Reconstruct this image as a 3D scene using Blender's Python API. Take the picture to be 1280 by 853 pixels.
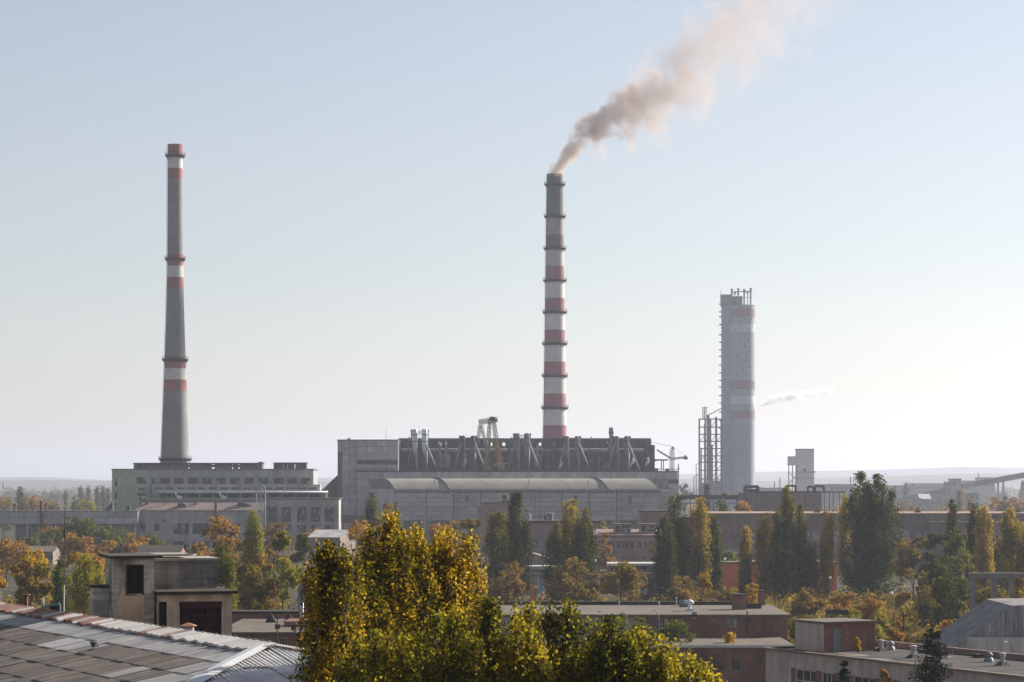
import bpy, bmesh, math, random
import numpy as np
from mathutils import Vector
R = math.radians
for o in list(bpy.data.objects): bpy.data.objects.remove(o)
scene = bpy.context.scene
col = scene.collection
# ------------------------------------------------------------------ camera
FPX, HC, HY = 3022.0, 28.0, 602.0            # focal length and eye height, horizon row of the photograph
cam_d = bpy.data.cameras.new('camera'); cam = bpy.data.objects.new('camera', cam_d); col.objects.link(cam)
cam.location = (0, 0, HC); cam.rotation_euler = (R(90), 0, 0)
cam_d.sensor_width = 36; cam_d.lens = 36*FPX/1280; cam_d.shift_y = (HY-426.5)/1280
cam_d.clip_start = 1; cam_d.clip_end = 60000
scene.camera = cam
# ------------------------------------------------------------------ sky, sun, exposure
SUN_AZ, SUN_EL = R(57), R(27)                # azimuth measured to the right of the view direction
world = bpy.data.worlds.new('World'); scene.world = world; world.use_nodes = True
wn = world.node_tree.nodes; wl = world.node_tree.links
sky = wn.new('ShaderNodeTexSky'); sky.sky_type = 'NISHITA'; sky.sun_disc = False
sky.sun_elevation = SUN_EL; sky.sun_rotation = SUN_AZ; sky.altitude = 100
sky.air_density = 1.0; sky.dust_density = 0.7; sky.ozone_density = 1.0
bg = wn['Background']; bg.inputs[1].default_value = 0.060
hs = wn.new('ShaderNodeHueSaturation'); hs.inputs['Saturation'].default_value = 0.62; wl.new(sky.outputs[0], hs.inputs['Color'])   # milky autumn air: a paler, slightly violet sky all round
tint = wn.new('ShaderNodeMix'); tint.data_type = 'RGBA'; tint.blend_type = 'MULTIPLY'; tint.inputs[0].default_value = 1; tint.inputs[7].default_value = (1.0, .985, 1.0, 1)
wl.new(hs.outputs[0], tint.inputs[6]); wl.new(tint.outputs[2], bg.inputs[0])
S = Vector((math.sin(SUN_AZ)*math.cos(SUN_EL), math.cos(SUN_AZ)*math.cos(SUN_EL), math.sin(SUN_EL)))
sd = bpy.data.lights.new('sun', 'SUN'); sd.energy = 5.0; sd.angle = R(0.6); sd.color = (1.0, 0.93, 0.83)
sun = bpy.data.objects.new('sun', sd); col.objects.link(sun); sun.rotation_euler = (-S).to_track_quat('-Z', 'Y').to_euler()
scene.view_settings.view_transform = 'Standard'; scene.view_settings.look = 'None'
scene.view_settings.gamma = 1; scene.view_settings.exposure = 0.97
scene.cycles.use_denoising = True
scene.cycles.max_bounces = 6; scene.cycles.diffuse_bounces = 3; scene.cycles.volume_bounces = 2
scene.cycles.transparent_max_bounces = 8; scene.cycles.transmission_bounces = 3; scene.cycles.glossy_bounces = 2
HAZE_DENSITY = 0.95e-4

# ------------------------------------------------------------------ helpers
def P(x, y, D): return Vector(((x-640)*D/FPX, D, HC-(y-HY)*D/FPX))
def tag(o, label=None, cat=None, group=None, kind=None):
    if label: o['label'] = label
    if cat: o['category'] = cat
    if group: o['group'] = group
    if kind: o['kind'] = kind
    return o
def thing(name, label, cat, loc=(0, 0, 0), rz=0, group=None):
    o = bpy.data.objects.new(name, None); col.objects.link(o)
    o.location = loc; o.rotation_euler = (0, 0, rz); o.empty_display_size = .5
    return tag(o, label, cat, group)
def link(name, me, mat, parent=None, loc=None):
    if mat is not None and not me.materials: me.materials.append(mat)
    o = bpy.data.objects.new(name, me); col.objects.link(o)
    if parent is not None: o.parent = parent
    if loc is not None: o.location = loc
    return o
class MB:
    def __init__(s): s.v = []; s.f = []
    def add(s, v, f):
        b = len(s.v); s.v += [tuple(p) for p in v]; s.f += [tuple(b+i for i in q) for q in f]; return s
    def box(s, x0, x1, y0, y1, z0, z1):
        x0, x1 = min(x0, x1), max(x0, x1); y0, y1 = min(y0, y1), max(y0, y1); z0, z1 = min(z0, z1), max(z0, z1)
        return s.add([(x0,y0,z0),(x1,y0,z0),(x1,y1,z0),(x0,y1,z0),(x0,y0,z1),(x1,y0,z1),(x1,y1,z1),(x0,y1,z1)],
                     [(3,2,1,0),(4,5,6,7),(0,1,5,4),(1,2,6,5),(2,3,7,6),(3,0,4,7)])
    def quad(s, a, b, c, d): return s.add([a, b, c, d], [(0, 1, 2, 3)])
    def cyl(s, p0, p1, r0, r1=None, n=10, cap=True):
        p0 = Vector(p0); p1 = Vector(p1); r1 = r0 if r1 is None else r1
        d = (p1-p0).normalized(); a = d.orthogonal().normalized(); b = d.cross(a)
        v = []
        for p, r in ((p0, r0), (p1, r1)):
            v += [p+(a*math.cos(2*math.pi*i/n)+b*math.sin(2*math.pi*i/n))*r for i in range(n)]
        f = [(i, (i+1) % n, n+(i+1) % n, n+i) for i in range(n)]
        if cap: f += [tuple(range(n-1, -1, -1)), tuple(range(n, 2*n))]
        return s.add(v, f)
    def bar(s, p0, p1, w): return s.cyl(p0, p1, w*.7071, None, 4)
    def tube(s, pts, r, n=8):
        for a, b in zip(pts[:-1], pts[1:]): s.cyl(a, b, r, r, n)
        return s
    def lathe(s, prof, n=32, cx=0, cy=0):            # prof: (radius, z)
        v = []; f = []
        for r, z in prof: v += [(cx+r*math.cos(2*math.pi*i/n), cy+r*math.sin(2*math.pi*i/n), z) for i in range(n)]
        for k in range(len(prof)-1):
            f += [(k*n+i, k*n+(i+1) % n, (k+1)*n+(i+1) % n, (k+1)*n+i) for i in range(n)]
        return s.add(v, f)
    def prism(s, poly, y0, y1):                       # polygon in (x, z), extruded along y
        n = len(poly)
        v = [(x, y0, z) for x, z in poly]+[(x, y1, z) for x, z in poly]
        f = [tuple(range(n)), tuple(range(2*n-1, n-1, -1))]+[(i, n+i, n+(i+1) % n, (i+1) % n) for i in range(n)]
        return s.add(v, f)
    def lattice(s, p0, p1, w, n, t, w1=None):         # four-chord lattice boom
        p0 = Vector(p0); p1 = Vector(p1); w1 = w if w1 is None else w1
        d = (p1-p0).normalized(); a = d.orthogonal().normalized(); b = d.cross(a)
        rings = []
        for k in range(n+1):
            q = k/n; ww = (w+(w1-w)*q)/2; c = p0.lerp(p1, q)
            rings.append([c+a*ww*i+b*ww*j for i, j in ((1,1),(-1,1),(-1,-1),(1,-1))])
        for i in range(4):
            s.bar(rings[0][i], rings[-1][i], t)
            for k in range(n):
                s.bar(rings[k][i], rings[k+1][(i+1) % 4] if k % 2 else rings[k+1][(i-1) % 4], t*.7)
                s.bar(rings[k][i], rings[k][(i+1) % 4], t*.7)
        return s
    def mesh(s, name, smooth=False):
        me = bpy.data.meshes.new(name); me.from_pydata(s.v, [], s.f); me.update()
        if smooth:
            me.polygons.foreach_set('use_smooth', [True]*len(me.polygons))
        return me
    def build(s, name, mat, parent=None, smooth=False, loc=None):
        return link(name, s.mesh(name, smooth), mat, parent, loc)
# ------------------------------------------------------------------ materials
_mats = {}
def nn(t, ty, **kw):
    n = t.nodes.new(ty)
    for k, v in kw.items(): setattr(n, k, v)
    return n
def math_node(t, op, a, b=None, clamp=False):
    n = nn(t, 'ShaderNodeMath', operation=op, use_clamp=clamp)
    for i, x in enumerate((a, b)):
        if x is None: continue
        if isinstance(x, (int, float)): n.inputs[i].default_value = x
        else: t.links.new(x, n.inputs[i])
    return n.outputs[0]
def mix_col(t, fac, a, b, bt='MIX'):
    n = nn(t, 'ShaderNodeMix', data_type='RGBA', blend_type=bt)
    for s, x in ((n.inputs[0], fac), (n.inputs[6], a), (n.inputs[7], b)):
        if isinstance(x, (int, float)): s.default_value = x
        elif isinstance(x, tuple): s.default_value = (*x[:3], 1)
        else: t.links.new(x, s)
    return n.outputs[2]
def noise(t, vec, scale, detail=5, rough=.6, stretch=None):
    if stretch:
        m = nn(t, 'ShaderNodeMapping'); m.inputs['Scale'].default_value = stretch; t.links.new(vec, m.inputs[0]); vec = m.outputs[0]
    n = nn(t, 'ShaderNodeTexNoise'); n.inputs['Scale'].default_value = scale; n.inputs['Detail'].default_value = detail
    n.inputs['Roughness'].default_value = rough; t.links.new(vec, n.inputs['Vector']); return n.outputs['Fac']
def ramp(t, fac, stops):
    r = nn(t, 'ShaderNodeValToRGB'); e = r.color_ramp.elements
    while len(e) < len(stops): e.new(.5)
    for el, (p, c) in zip(e, stops):
        el.position = p; el.color = (*c, 1) if isinstance(c, tuple) else (c, c, c, 1)
    t.links.new(fac, r.inputs[0]); return r.outputs[0]
def M(name, c, rough=.85, var=.25, scale=.4, streak=0, rnd=0, stain=None, stain_amt=.45, brick=None, boards=0, grain=0, metal=0, spec=.3, bump=.0, fine=.12):
    """procedural weathered surface: base colour with blotches, vertical streaks, stains, bricks or board marks"""
    if name in _mats: return _mats[name]
    m = bpy.data.materials.new(name); m.use_nodes = True; t = m.node_tree; b = t.nodes['Principled BSDF']
    tc = nn(t, 'ShaderNodeTexCoord'); vec = tc.outputs['Object']
    oi = nn(t, 'ShaderNodeObjectInfo')
    off = nn(t, 'ShaderNodeVectorMath', operation='ADD'); t.links.new(vec, off.inputs[0])
    sc = nn(t, 'ShaderNodeVectorMath', operation='SCALE'); sc.inputs[0].default_value = (37, 91, 53); t.links.new(oi.outputs['Random'], sc.inputs['Scale'])
    t.links.new(sc.outputs[0], off.inputs[1]); v2 = off.outputs[0]
    out = None
    if brick:
        sp = nn(t, 'ShaderNodeSeparateXYZ'); t.links.new(vec, sp.inputs[0])
        cb = nn(t, 'ShaderNodeCombineXYZ'); t.links.new(math_node(t, 'ADD', sp.outputs[0], sp.outputs[1]), cb.inputs[0]); t.links.new(sp.outputs[2], cb.inputs[1])
        br = nn(t, 'ShaderNodeTexBrick'); t.links.new(cb.outputs[0], br.inputs['Vector'])
        br.inputs['Color1'].default_value = (*c, 1); br.inputs['Color2'].default_value = (*[x*.68 for x in c], 1)
        br.inputs['Mortar'].default_value = (*brick, 1); br.inputs['Scale'].default_value = 1
        br.inputs['Brick Width'].default_value = .27; br.inputs['Row Height'].default_value = .085; br.inputs['Mortar Size'].default_value = .012
        out = br.outputs['Color']
    else:
        rgb = nn(t, 'ShaderNodeRGB'); rgb.outputs[0].default_value = (*c, 1); out = rgb.outputs[0]
    K = 2.3
    f = math_node(t, 'MULTIPLY_ADD', noise(t, v2, scale), 2*var*K); f.node.inputs[2].default_value = 1-var*K
    f2 = math_node(t, 'MULTIPLY_ADD', noise(t, v2, scale*9, 3, .7), 2*fine); f2.node.inputs[2].default_value = 1-fine
    f = math_node(t, 'MULTIPLY', f, f2)
    if streak:
        s_ = math_node(t, 'MULTIPLY_ADD', noise(t, v2, 1.0, 4, .65, (1.6, 1.6, .12)), 2*streak*K); s_.node.inputs[2].default_value = 1-streak*K
        f = math_node(t, 'MULTIPLY', f, s_)
    if boards:
        s_ = math_node(t, 'MULTIPLY_ADD', noise(t, vec, 1.0, 4, .75, (.25, .25, 6.0)), 2*boards*K); s_.node.inputs[2].default_value = 1-boards*K
        f = math_node(t, 'MULTIPLY', f, s_)
    if grain:
        s_ = math_node(t, 'MULTIPLY_ADD', noise(t, v2, 1.0, 4, .7, (6.0, .12, 1.0)), 2*grain*K); s_.node.inputs[2].default_value = 1-grain*K
        f = math_node(t, 'MULTIPLY', f, s_)
    if rnd:
        s_ = math_node(t, 'MULTIPLY_ADD', oi.outputs['Random'], 2*rnd); s_.node.inputs[2].default_value = 1-rnd
        f = math_node(t, 'MULTIPLY', f, s_)
    f = math_node(t, 'MAXIMUM', f, .18)
    vm = nn(t, 'ShaderNodeVectorMath', operation='SCALE'); t.links.new(out, vm.inputs[0]); t.links.new(f, vm.inputs['Scale']); out = vm.outputs[0]
    if stain:
        k = ramp(t, noise(t, v2, scale*1.7, 6, .62, (1, 1, .55)), [(.46, 0.0), (.66, 1.0)])
        out = mix_col(t, math_node(t, 'MULTIPLY', k, stain_amt), out, stain)
    t.links.new(out, b.inputs['Base Color'])
    b.inputs['Roughness'].default_value = rough; b.inputs['Metallic'].default_value = metal; b.inputs['Specular IOR Level'].default_value = spec
    if bump:
        bp = nn(t, 'ShaderNodeBump'); bp.inputs['Strength'].default_value = bump; bp.inputs['Distance'].default_value = .05
        t.links.new(noise(t, v2, scale*12, 4, .7), bp.inputs['Height']); t.links.new(bp.outputs[0], b.inputs['Normal'])
    _mats[name] = m; return m
def leaf_mat(name, stops, nscale=.35, amt=.45, translucent=.42, top=0):
    """leaf colours: a ramp driven by each leaf's own random value and by patches across the crown"""
    if name in _mats: return _mats[name]
    m = bpy.data.materials.new(name); m.use_nodes = True; t = m.node_tree; t.nodes.clear()
    g = nn(t, 'ShaderNodeNewGeometry'); tc = nn(t, 'ShaderNodeTexCoord'); oi = nn(t, 'ShaderNodeObjectInfo')
    off = nn(t, 'ShaderNodeVectorMath', operation='ADD'); t.links.new(tc.outputs['Object'], off.inputs[0])
    sc = nn(t, 'ShaderNodeVectorMath', operation='SCALE'); sc.inputs[0].default_value = (37, 91, 53); t.links.new(oi.outputs['Random'], sc.inputs['Scale']); t.links.new(sc.outputs[0], off.inputs[1])
    nz = math_node(t, 'SUBTRACT', noise(t, off.outputs[0], nscale, 3, .6, (1, 1, .5)), .5)
    f = math_node(t, 'MULTIPLY_ADD', g.outputs['Random Per Island'], amt)
    f.node.inputs[2].default_value = .5-amt/2
    f = math_node(t, 'ADD', f, math_node(t, 'MULTIPLY', nz, 1.7))
    f = math_node(t, 'ADD', f, math_node(t, 'MULTIPLY', math_node(t, 'SUBTRACT', oi.outputs['Random'], .5), .22), True)
    if top:                                              # leaf colour runs from darker low in the crown to more golden at its top
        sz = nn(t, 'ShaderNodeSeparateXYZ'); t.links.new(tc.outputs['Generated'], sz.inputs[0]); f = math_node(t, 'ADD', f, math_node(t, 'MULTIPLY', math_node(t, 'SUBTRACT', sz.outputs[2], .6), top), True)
    c = ramp(t, f, stops)
    d = nn(t, 'ShaderNodeBsdfDiffuse'); tr = nn(t, 'ShaderNodeBsdfTranslucent'); mx = nn(t, 'ShaderNodeMixShader')
    t.links.new(c, d.inputs[0]); t.links.new(c, tr.inputs[0]); mx.inputs[0].default_value = translucent
    t.links.new(d.outputs[0], mx.inputs[1]); t.links.new(tr.outputs[0], mx.inputs[2])
    o = nn(t, 'ShaderNodeOutputMaterial'); t.links.new(mx.outputs[0], o.inputs['Surface'])
    _mats[name] = m; return m
conc = M('weathered concrete', (.36, .34, .32), var=.3, scale=.12, streak=.22, rnd=.06, stain=(.16, .15, .15))
conc_panel = M('concrete wall panel', (.36, .35, .36), var=.2, scale=.15, streak=.2, rnd=.14, stain=(.2, .18, .175), stain_amt=.35)
conc_dark = M('dark stained concrete', (.20, .19, .18), var=.35, scale=.3, streak=.25, stain=(.07, .07, .07))
conc_board = M('board marked concrete', (.52, .45, .37), var=.3, scale=.5, streak=.3, boards=.45, stain=(.06, .055, .05), stain_amt=.75, bump=.5)
conc_plaster = M('sandy render', (.68, .46, .29), var=.25, scale=.6, streak=.2, stain=(.27, .22, .17), bump=.4)
conc_black = M('soot streaked board concrete', (.19, .172, .155), var=.4, scale=.7, streak=.45, boards=.5, stain=(.24, .23, .21), stain_amt=.5, bump=.5)
green_panel = M('pale green panel', (.36, .41, .30), var=.15, scale=.12, streak=.12, rnd=.07)
pink_roof = M('faded red roofing', (.235, .175, .15), var=.3, scale=.15, stain=(.2, .18, .17))
brick_red = M('red brick', (.27, .105, .07), var=.3, scale=.35, streak=.18, brick=(.2, .15, .13), stain=(.13, .08, .065), bump=.2)
brick_pink = M('pink brick', (.31, .175, .145), var=.22, scale=.25, streak=.14, brick=(.32, .27, .25), stain=(.22, .17, .16), bump=.2)
brick_dull = M('dull brown brick', (.21, .14, .118), var=.25, scale=.2, streak=.2, brick=(.26, .22, .2), stain=(.14, .12, .11))
plaster_pale = M('pale plaster', (.45, .355, .30), var=.2, scale=.4, streak=.22, stain=(.28, .23, .2))
felt = M('bitumen felt roof', (.040, .033, .028), var=.3, scale=.35, stain=(.078, .063, .052), stain_amt=.7)
felt_pale = M('dusty felt roof', (.135, .108, .084), var=.25, scale=.25, stain=(.085, .068, .054), stain_amt=.6)
asph = M('asphalt', (.06, .058, .056), var=.25, scale=.2)
rust = M('rusty steel', (.17, .075, .045), var=.4, scale=.9, stain=(.07, .035, .025), rough=.8)
dark_steel = M('dark steel', (.045, .05, .056), var=.3, scale=.6, rough=.6, stain=(.1, .07, .05))
grey_steel = M('grey painted steel', (.2, .215, .23), var=.25, scale=.5, rough=.6, streak=.15)
silver = M('aluminium cladding', (.5, .53, .55), var=.2, scale=.3, rough=.42, metal=.35, streak=.15)
white_paint = M('white paint', (.60, .575, .55), var=.12, scale=.15, streak=.16)
red_paint = M('faded red paint', (.31, .13, .118), var=.2, scale=.15, streak=.16)
mauve_paint = M('faded crimson paint', (.33, .155, .17), var=.15, scale=.12, streak=.14)
stack_grey = M('bare stack concrete', (.225, .222, .222), var=.14, scale=.08, streak=.2, boards=.07)
stack_soot = M('sooty stack concrete', (.155, .145, .14), var=.2, scale=.08, streak=.2)
stack_mid = M('dusty stack paint', (.33, .30, .28), var=.15, scale=.08, streak=.2)
yellow_steel = M('ochre crane steel', (.27, .16, .075), var=.3, scale=.5)
glass = M('window glass', (.03, .036, .042), rough=.12, var=.5, scale=.15, spec=.6, rnd=.4)
glass_pale = M('milky glass', (.25, .28, .29), rough=.3, var=.4, scale=.4, spec=.5, rnd=.3)
frame_white = M('window frame paint', (.5, .49, .47), var=.15, scale=1)
door_maroon = M('dark maroon door boards', (.028, .012, .012), rough=.7, var=.4, scale=1.2)
orange_wall = M('orange cladding', (.78, .21, .065), var=.12, scale=.3, rnd=.08)
bark = M('bark', (.075, .058, .045), var=.4, scale=1.5)
bark_birch = M('birch bark', (.5, .47, .43), var=.4, scale=1.5, stain=(.06, .05, .05))
bluesign = M('blue sign paint', (.2, .42, .55), var=.1)
# ------------------------------------------------------------------ building frame measured off the photograph
class Fr:
    """a building with its own axes: u along the facade, v into depth, z up; placed at pixel column x, distance D, turned by rot"""
    def __init__(s, name, label, cat, x, D, rot=0, group=None):
        s.O = Vector(((x-640)*D/FPX, D)); s.c = math.cos(R(rot)); s.s = math.sin(R(rot))
        s.o = thing(name, label, cat, (s.O.x, s.O.y, 0), R(rot), group)
    def uz(s, x, y, v=0):
        r = (x-640)/FPX
        u = (r*(s.O.y+v*s.c)-s.O.x+v*s.s)/(s.c-r*s.s); Y = s.O.y+u*s.s+v*s.c
        return u, HC-(y-HY)/FPX*Y
    def ext(s, x0, x1, y0, y1, v):
        u0, z1 = s.uz(x0, y0, v); u1, _ = s.uz(x1, y0, v); z0 = s.uz(x0, y1, v)[1] if y1 is not None else 0
        return u0, u1, max(z0, 0), z1
    def box(s, name, mat, x0, x1, y0, y1, v0, v1, parent=None):
        u0, u1, z0, z1 = s.ext(x0, x1, y0, y1, v0)
        return MB().box(u0, u1, v0, v1, z0, z1).build(name, mat, parent or s.o)
    def slab(s, name, mat, x0, x1, y0, v0, v1, t=.4, over=.4, parent=None):   # flat roof slab, its top at y0
        u0, u1, z0, z1 = s.ext(x0, x1, y0, y0, v0)
        return MB().box(u0-over, u1+over, v0-over, v1+over, z1-t, z1).build(name, mat, parent or s.o)
    def wall(s, name, mat, x0, x1, y0, y1, v, depth, ops=(), rec=.35, win=None, parent=None, frame=frame_white, pane=glass):
        """box with a front wall that has real window openings; ops: (x0,x1,y0,y1[,nx,ny]) in pixels"""
        u0, u1, z0, z1 = s.ext(x0, x1, y0, y1, v)
        rects = []
        for o in ops:
            a, b, c, d = s.ext(o[0], o[1], o[2], o[3], v); rects.append((a, b, max(c, z0+.05), d, *(o[4:] or (2, 1))))
        mb = facade(u0, u1, z0, z1, v, depth, rects, rec)
        w = mb.build(name, mat, parent or s.o)
        for a, b, c, d, nx, ny in rects:
            if nx: window(s.o, a, b, c, d, v+rec*.8, nx, ny, frame, pane)
        return w
def facade(u0, u1, z0, z1, v, depth, rects, rec):
    us = sorted({u0, u1, *[r[0] for r in rects], *[r[1] for r in rects]}); zs = sorted({z0, z1, *[r[2] for r in rects], *[r[3] for r in rects]})
    mb = MB()
    for a, b in zip(us[:-1], us[1:]):
        for c, d in zip(zs[:-1], zs[1:]):
            m, n = (a+b)/2, (c+d)/2
            if not any(r[0] < m < r[1] and r[2] < n < r[3] for r in rects):
                mb.quad((a, v, c), (b, v, c), (b, v, d), (a, v, d))
    w = v+rec
    for r in rects:
        a, b, c, d = r[:4]
        mb.quad((a, v, c), (a, w, c), (b, w, c), (b, v, c)); mb.quad((a, v, d), (b, v, d), (b, w, d), (a, w, d))
        mb.quad((a, v, c), (a, v, d), (a, w, d), (a, w, c)); mb.quad((b, v, c), (b, w, c), (b, w, d), (b, v, d))
    e = v+depth
    mb.quad((u0, v, z0), (u0, v, z1), (u0, e, z1), (u0, e, z0)); mb.quad((u1, v, z0), (u1, e, z0), (u1, e, z1), (u1, v, z1))
    mb.quad((u0, v, z1), (u1, v, z1), (u1, e, z1), (u0, e, z1)); mb.quad((u0, e, z0), (u0, e, z1), (u1, e, z1), (u1, e, z0))
    return mb
rng0 = random.Random(5)
def window(root, a, b, c, d, v, nx, ny, frame, pane, t=None):
    t = t or max(.07, min(.16, (b-a)*.05)); mb = MB()
    mb.box(a, a+t, v, v+.08, c, d); mb.box(b-t, b, v, v+.08, c, d)
    mb.box(a+t, b-t, v, v+.08, c, c+t); mb.box(a+t, b-t, v, v+.08, d-t, d)
    for i in range(1, nx):
        q = a+(b-a)*i/nx; mb.box(q-t*.45, q+t*.45, v+.005, v+.075, c+t, d-t)
    for j in range(1, ny):
        q = c+(d-c)*j/ny; mb.box(a+t, b-t, v+.01, v+.07, q-t*.4, q+t*.4)
    w = mb.build('window', frame, root)
    wide = (b-a)/nx
    for i in range(nx):
        for j in range(ny):
            x0, x1 = a+(b-a)*i/nx, a+(b-a)*(i+1)/nx; z0, z1 = c+(d-c)*j/ny, c+(d-c)*(j+1)/ny
            tilt = rng0.uniform(-.02, .02)
            MB().quad((x0, v+.05+tilt, z0), (x1, v+.05-tilt, z0), (x1, v+.05-tilt, z1), (x0, v+.05+tilt, z1)).build('pane', pane if rng0.random() > .2 else rng0.choice((glass_pale, glass_pale, conc_dark)), w)
    return w
def panels(root, name, mat, u0, u1, z0, z1, v, nu, nz, gap=.12, t=.12, us=None):
    """wall panels, one object each, on a recessed backing"""
    us = us or [u0+(u1-u0)*i/nu for i in range(nu+1)]
    zs = [z0+(z1-z0)*j/nz for j in range(nz+1)]
    cache = {}
    for i in range(len(us)-1):
        for j in range(nz):
            w = round(us[i+1]-us[i]-gap, 3); h = round(zs[j+1]-zs[j]-gap, 3)
            if (w, h) not in cache:
                me = MB().box(0, w, 0, t, 0, h).mesh(name); me.materials.append(mat); cache[w, h] = me
            link(name, cache[w, h], None, root, (us[i]+gap/2, v-t+rng0.uniform(-.02, .02), zs[j]+gap/2))
# ================================================================== the setting
def ground_mat():
    m = bpy.data.materials.new('ground'); m.use_nodes = True; t = m.node_tree; b = t.nodes['Principled BSDF']
    v = nn(t, 'ShaderNodeTexCoord').outputs['Object']
    c = ramp(t, noise(t, v, .012, 6, .6), [(.36, (.035, .04, .018)), (.5, (.055, .05, .028)), (.62, (.075, .062, .042)), (.75, (.05, .05, .024))])
    c = mix_col(t, math_node(t, 'MULTIPLY', noise(t, v, .25, 5, .7), .6), c, (.05, .045, .03))
    t.links.new(c, b.inputs['Base Color']); b.inputs['Roughness'].default_value = .95; b.inputs['Specular IOR Level'].default_value = .1
    return m
gm = ground_mat()
mb = MB(); mb.quad((-16000, -2500, 0), (16000, -2500, 0), (16000, 26000, 0), (-16000, 26000, 0))
tag(mb.build('ground', gm), kind='structure')
hill_m = M('wooded hillside', (.07, .08, .055), var=.4, scale=.004, stain=(.14, .11, .07))
def hills(D0, D1, fn, seed):
    rg = np.random.default_rng(seed); nx, ny = 150, 8; mb = MB(); ph = rg.uniform(0, 6.28, 12)
    vs = []
    for j in range(ny):
        for i in range(nx):
            px = -700+2700*i/(nx-1); D = D0+(D1-D0)*j/(ny-1); X = (px-640)*D1/FPX
            n = sum(math.sin(px*.004*(k+1)*1.3+ph[k]+j*.5)/(k+1) for k in range(8))
            h = max(0, fn(px)+10*n*(D0/9000))*math.sin(math.pi*min(.5, j/(ny-2)))
            vs.append((X, D, h-.3))
    fs = [(j*nx+i, j*nx+i+1, (j+1)*nx+i+1, (j+1)*nx+i) for j in range(ny-1) for i in range(nx-1)]
    mb.add(vs, fs); tag(mb.build('hills', hill_m, None, True), kind='structure')
hills(11500, 14500, lambda px: 42+46*max(0, min(1, (px-800)/330)), 3)
hills(7200, 8800, lambda px: 26+22*max(0, min(1, (px-930)/250)), 4)
for x0, x1, D0, D1 in ((150, 1150, 462, 476), (-300, 1500, 640, 650)):      # works roads between the yards
    X = lambda x, D: (x-640)*D/FPX
    mb = MB(); mb.quad((X(x0, D0), D0, .02), (X(x1, D0), D0, .02), (X(x1, D0), D1, .02), (X(x0, D0), D1, .02))
    tag(mb.build('road', asph), kind='structure')
    for yy in (D0-.3, D1):
        tag(MB().box(X(x0, D0), X(x1, D0), yy, yy+.3, 0, .14).build('kerb', conc), kind='structure')
# ================================================================== the air
hz = MB().box(-16500, 16500, -3000, 26500, -1, 305).build('haze', None); tag(hz, kind='stuff')
m = bpy.data.materials.new('haze'); m.use_nodes = True; t = m.node_tree; t.nodes.clear()
pv = nn(t, 'ShaderNodeVolumePrincipled'); pv.inputs['Color'].default_value = (.70, .74, .865, 1); pv.inputs['Density'].default_value = HAZE_DENSITY
pv.inputs['Anisotropy'].default_value = .35
o = nn(t, 'ShaderNodeOutputMaterial'); t.links.new(pv.outputs[0], o.inputs['Volume']); hz.data.materials.append(m)

# ================================================================== chimneys
def stack(name, label, cx, D, prof, bands, rings, ladder_side, group):
    """prof: (y, half width px); bands: (y0, y1, material, part name); rings: y of galleries"""
    k = D/FPX; base = P(cx, 0, D); root = thing(name, label, 'chimney', (base.x, D, 0), 0, group)
    zof = lambda y: HC-(y-HY)*k
    def rad(y):
        for (a, ra), (b, rb) in zip(prof[:-1], prof[1:]):
            if a <= y <= b: return (ra+(rb-ra)*(y-a)/(b-a))*k
        (a, ra), (b, rb) = prof[-2:]
        return (rb+(rb-ra)*(y-b)/(b-a))*k
    for y0, y1, mat, pn in bands:
        n = max(2, int((y1-y0)/8)); pr = []
        for i in range(n+1):
            y = y1+(y0-y1)*i/n; pr.append((rad(y), max(0, zof(y))))
        sec = MB().lathe(pr, 48)
        if y0 == bands[0][0]:
            sec.lathe([(rad(y0), zof(y0)), (rad(y0)*.82, zof(y0)), (rad(y0)*.82, zof(y0)-6)], 48)
        sec.build(pn, mat, root, True)
        me = root.children[-1].data
    for y in rings:
        r = rad(y); z = zof(y); g = MB().lathe([(r, z-.9), (r+.7, z-.5), (r+1.15, z), (r+1.15, z+.3), (r, z+.3)], 40)
        g.build('gallery', dark_steel, root)
        ga = root.children[-1]; rl = MB()
        for i in range(24):
            a = 2*math.pi*i/24; rl.bar((math.cos(a)*(r+1.1), math.sin(a)*(r+1.1), z+.1), (math.cos(a)*(r+1.1), math.sin(a)*(r+1.1), z+1.3), .09)
            if i % 2 == 0: rl.bar((math.cos(a)*r, math.sin(a)*r, z-1.7), (math.cos(a)*(r+1.1), math.sin(a)*(r+1.1), z), .14)
        for zz in (z+.7, z+1.3):
            for i in range(24):
                a, b = 2*math.pi*i/24, 2*math.pi*(i+1)/24
                rl.bar((math.cos(a)*(r+1.1), math.sin(a)*(r+1.1), zz), (math.cos(b)*(r+1.1), math.sin(b)*(r+1.1), zz), .07)
        rl.build('railing', dark_steel, ga)
    ld = MB(); a = R(ladder_side); ys = [p[0] for p in prof]; y = prof[0][0]
    while y < prof[-1][0]:
        p = [Vector((math.cos(a)*(rad(q)+.35), math.sin(a)*(rad(q)+.35), zof(q))) for q in (y, y+8)]
        ld.bar(p[0]+Vector((0, .25, 0)), p[1]+Vector((0, .25, 0)), .08); ld.bar(p[0]-Vector((0, .25, 0)), p[1]-Vector((0, .25, 0)), .08)
        for i in range(4):
            q = p[0].lerp(p[1], i/4); ld.bar(q+Vector((0, .25, 0)), q-Vector((0, .25, 0)), .06)
        y += 8
    ld.build('ladder', dark_steel, root)
    return root
g, w, r_ = ('shaft_section', 'painted_band', 'painted_band')
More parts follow.
